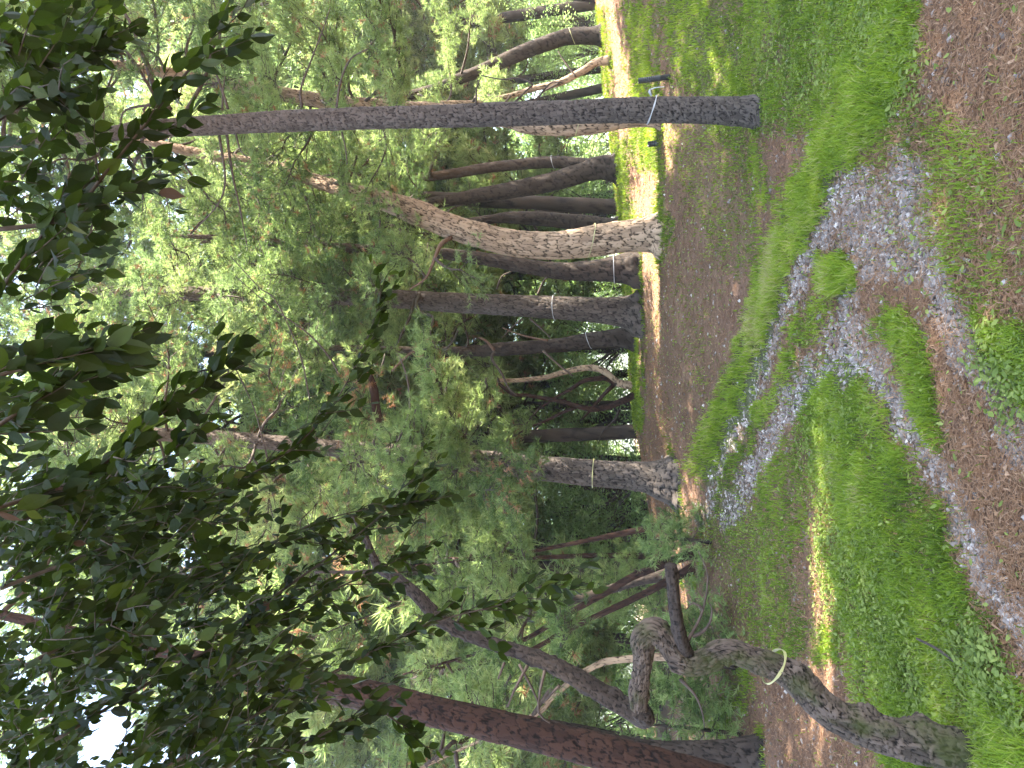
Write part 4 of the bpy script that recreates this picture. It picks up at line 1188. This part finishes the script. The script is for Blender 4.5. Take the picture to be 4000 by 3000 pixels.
SPR = [
    # dark mass, low end
    ([(300, 3200, 2.2), (900, 2850, 2.4), (1350, 2600, 2.6), (1700, 2430, 2.7), (1960, 2360, 2.8), (2150, 2270, 2.9)], 34, .07),
    ([(700, 3150, 2.4), (1200, 2900, 2.6), (1450, 2780, 2.7), (1600, 2850, 2.8)], 16, .075),
    ([(200, 2900, 2.2), (700, 2600, 2.5), (1100, 2400, 2.7), (1420, 2250, 2.9), (1560, 2180, 3.0)], 28, .07),
    ([(100, 2600, 2.0), (600, 2330, 2.4), (1000, 2150, 2.7), (1300, 2020, 3.0), (1620, 1960, 3.1)], 30, .07),
    ([(0, 2300, 2.0), (500, 2100, 2.3), (900, 1900, 2.6), (1200, 1700, 2.8), (1380, 1450, 2.9), (1480, 1200, 3.0)], 32, .065),
    ([(-50, 2000, 1.8), (350, 1850, 2.1), (600, 1640, 2.3), (800, 1500, 2.5), (860, 1440, 2.6)], 16, .085),
    ([(900, 2450, 2.8), (1250, 2200, 3.0), (1500, 2000, 3.1), (1600, 1850, 3.2)], 18, .06),
    # upper strip
    ([(-100, 1500, 1.5), (150, 1420, 1.6), (330, 1380, 1.7)], 6, .085),
    ([(-80, 1250, 1.7), (100, 1000, 1.9), (300, 760, 2.0), (450, 620, 2.05), (600, 520, 2.1)], 14, .07),
    ([(-50, 900, 1.7), (250, 850, 1.8), (440, 640, 1.9), (620, 420, 2.0), (760, 240, 2.1), (830, 150, 2.1)], 15, .072),
    ([(-60, 500, 1.7), (120, 380, 1.8), (260, 260, 1.9), (380, 200, 2.0)], 11, .065),
    ([(-50, 120, 1.7), (100, 220, 1.8), (200, 330, 1.85)], 9, .065),
    ([(-60, 1700, 1.6), (150, 1560, 1.7), (300, 1500, 1.8)], 8, .075),
    ([(50, 2050, 2.2), (400, 1900, 2.4), (600, 1820, 2.5), (720, 1720, 2.6)], 12, .07),
]
for path, ntw, Ls in SPR:
    TW_B = []
    spray(path, ntw, Ls=Ls)
    link('branch', mesh_np('branch', *join(TW_B), True), M_TWIG_DARK, tb)
# fill: twigs spread through the hanging mass
def inside(x, y):
    # photo outline of the dark mass
    if y > 2050:
        lim_ = 760 + 200 * min(1, (y - 2050) / 350) + (150 if y > 2500 else 0) + 90 * math.sin(y / 60.0)
        lim_ -= max(0, y - 2900) * 1.0
    else:
        lim_ = 200 + max(0, y - 1500) * 1.25 if y > 1400 else 260 + 70 * math.sin(y / 120.0)
        if 1700 < y <= 2050: lim_ = max(lim_, 450 + (y - 1700) * 1.7)
    return x < lim_
cnt = 0
while cnt < 1150:
    x, y = rng.uniform(-120, 1700), rng.uniform(-60, 3080)
    if not inside(x, y): continue
    dens = 1.0 if (y > 2000) else (.5 if y > 1600 else .36)
    # ragged holes where sky shows
    hole = vnoise(np.array([x / 150.0]), np.array([y / 150.0]), 71)[0]
    if hole < (.30 if y > 2000 else .35): continue
    if rng.random() > dens: continue
    D = rng.uniform(1.9, 3.6) if y > 1900 else rng.uniform(1.6, 2.8)
    p0 = P(x, y, D)
    v = P(x + 170 + rng.normal(0, 90), y - 110 + rng.normal(0, 110), D + rng.normal(.05, .12)) - p0
    v /= np.linalg.norm(v)
    leafy_twig(p0, p0 + v * rng.uniform(.12, .24), rng.uniform(.048, .072))
    cnt += 1
# the rest of that crown, above and beside the camera
def crown_cloud(n, box, leaf=.09):
    (x0, x1), (y0, y1), (z0, z1) = box
    c = np.stack([rng.uniform(x0, x1, n), rng.uniform(y0, y1, n), rng.uniform(z0, z1, n)], 1)
    return c
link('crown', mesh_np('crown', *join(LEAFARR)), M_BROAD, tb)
link('twigs', mesh_np('twigs', *join(TWARR), True), M_TWIG_DARK, tb)

# unseen trees added beside the camera, crowns placed to shade the near ground
def shade_tree(label, bx, by, cx, cy, cz, rx, ry, rz_, n, hl=.27):
    t = empty('broadleaf_tree', (bx, by, 0), label, 'tree', 'unseen shade trees added beside the camera')
    tube('trunk', B_DARK, t, [(bx, by, -.3, .25), (bx, by, 2.5, .2), ((bx + cx) / 2, (by + cy) / 2, cz * .7, .14), (cx, cy, cz + rz_ * .5, .04)], step=.08, ns=20, bark=.008, seed=5)
    W = []
    for i in range(18):
        a = i * 2.4
        q = np.array([cx + math.cos(a) * rx * .8, cy + math.sin(a) * ry * .8, cz + rng.uniform(-.5, .7) * rz_])
        s0 = np.array([(bx + cx) / 2, (by + cy) / 2, cz * .65])
        W.append(tube_arrays([(*s0, .07), (*((s0 + q) / 2 + [0, 0, .3]), .04), (*q, .01)], step=.3, ns=6))
    link('limbs', mesh_np('limbs', *join(W), True), M_TWIG_DARK, t)
    v = rng.normal(0, 1, (n, 3)); v = norm(v) * (rng.random((n, 1)) ** .4)
    c = v * np.array([rx, ry, rz_]) + np.array([cx, cy, cz])
    hole = vnoise(c[:, 0] * .9 + 5, c[:, 1] * .9, 13) > hl
    c = c[hole]; m = len(c)
    L = .15
    u = norm(rng.normal(0, 1, (m, 3)) * np.array([1, 1, .5])) * L
    w = norm(np.cross(u, rng.normal(0, .6, (m, 3)) + np.array([0, 0, 1.0]))) * L * .5
    V = np.stack([c - u, c + w, c + u, c - w], 1).reshape(-1, 3)
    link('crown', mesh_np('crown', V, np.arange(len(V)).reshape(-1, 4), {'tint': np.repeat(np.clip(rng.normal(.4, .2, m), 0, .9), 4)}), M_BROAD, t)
for k, (bx, by, cx, cy, lab) in enumerate([(5.5, -1, 4.6, 2.4, 'tall unseen shade tree added beside the camera, nearest to it'), (8.5, 5, 4.8, 7.3, 'tall unseen shade tree added with its crown high over the clearing'),
        (11.5, 8, 10.6, 7.3, 'tall unseen shade tree added outside the view level with the bank'), (11.5, 1.5, 10.8, 1.5, 'tall unseen shade tree added farther up the slope and behind'), (17, 5, 16.8, 5.8, 'tall unseen shade tree added farthest up the slope'), (19, 10, 17.8, 10.2, 'tall unseen shade tree added above the green slope, out of view')]):
    shade_tree(lab, bx, by, cx, cy, 17.0, 4.3, 4.0, 1.9, 11000, .22)

# a dead stick lying in the grass, and the grass and weeds themselves
q0 = ground_hit(*Z(Z9, 1675, 788)); q1 = ground_hit(*Z(Z9, 1790, 860)); q2 = ground_hit(*Z(Z9, 1885, 970))
st = link('fallen_stick', mesh_np('fallen_stick', *tube_arrays([(*(q0 + [0, 0, .10]), .006), (*(q1 + [0, 0, .075]), .007), (*(q2 + [0, 0, .04]), .005)], step=.01, ns=8, lump=.3), True), M_TWIG_DARK)
tag(st, 'short dark dead stick lying curved in the bright grass', 'stick')
make_grass()
make_weeds()

# the air of the wood
import bmesh
bm = bmesh.new(); bmesh.ops.create_cube(bm, size=1.0)
hz = bpy.data.meshes.new('haze'); bm.to_mesh(hz); bm.free()
hm, hn, hl_ = new_mat('haze_air')
pv = hn.new('ShaderNodeVolumePrincipled'); pv.inputs['Color'].default_value = (.93, .96, .95, 1); pv.inputs['Density'].default_value = .0009; pv.inputs['Anisotropy'].default_value = .3
ho = hn.new('ShaderNodeOutputMaterial'); hl_.new(pv.outputs[0], ho.inputs['Volume'])
ha = link('haze', hz, hm)
ha.scale = (900, 900, 38); ha.location = (0, 0, 31 - 19 + 5)
tag(ha, 'thin pale air between the trunks softening the far foliage', 'haze', kind='stuff')
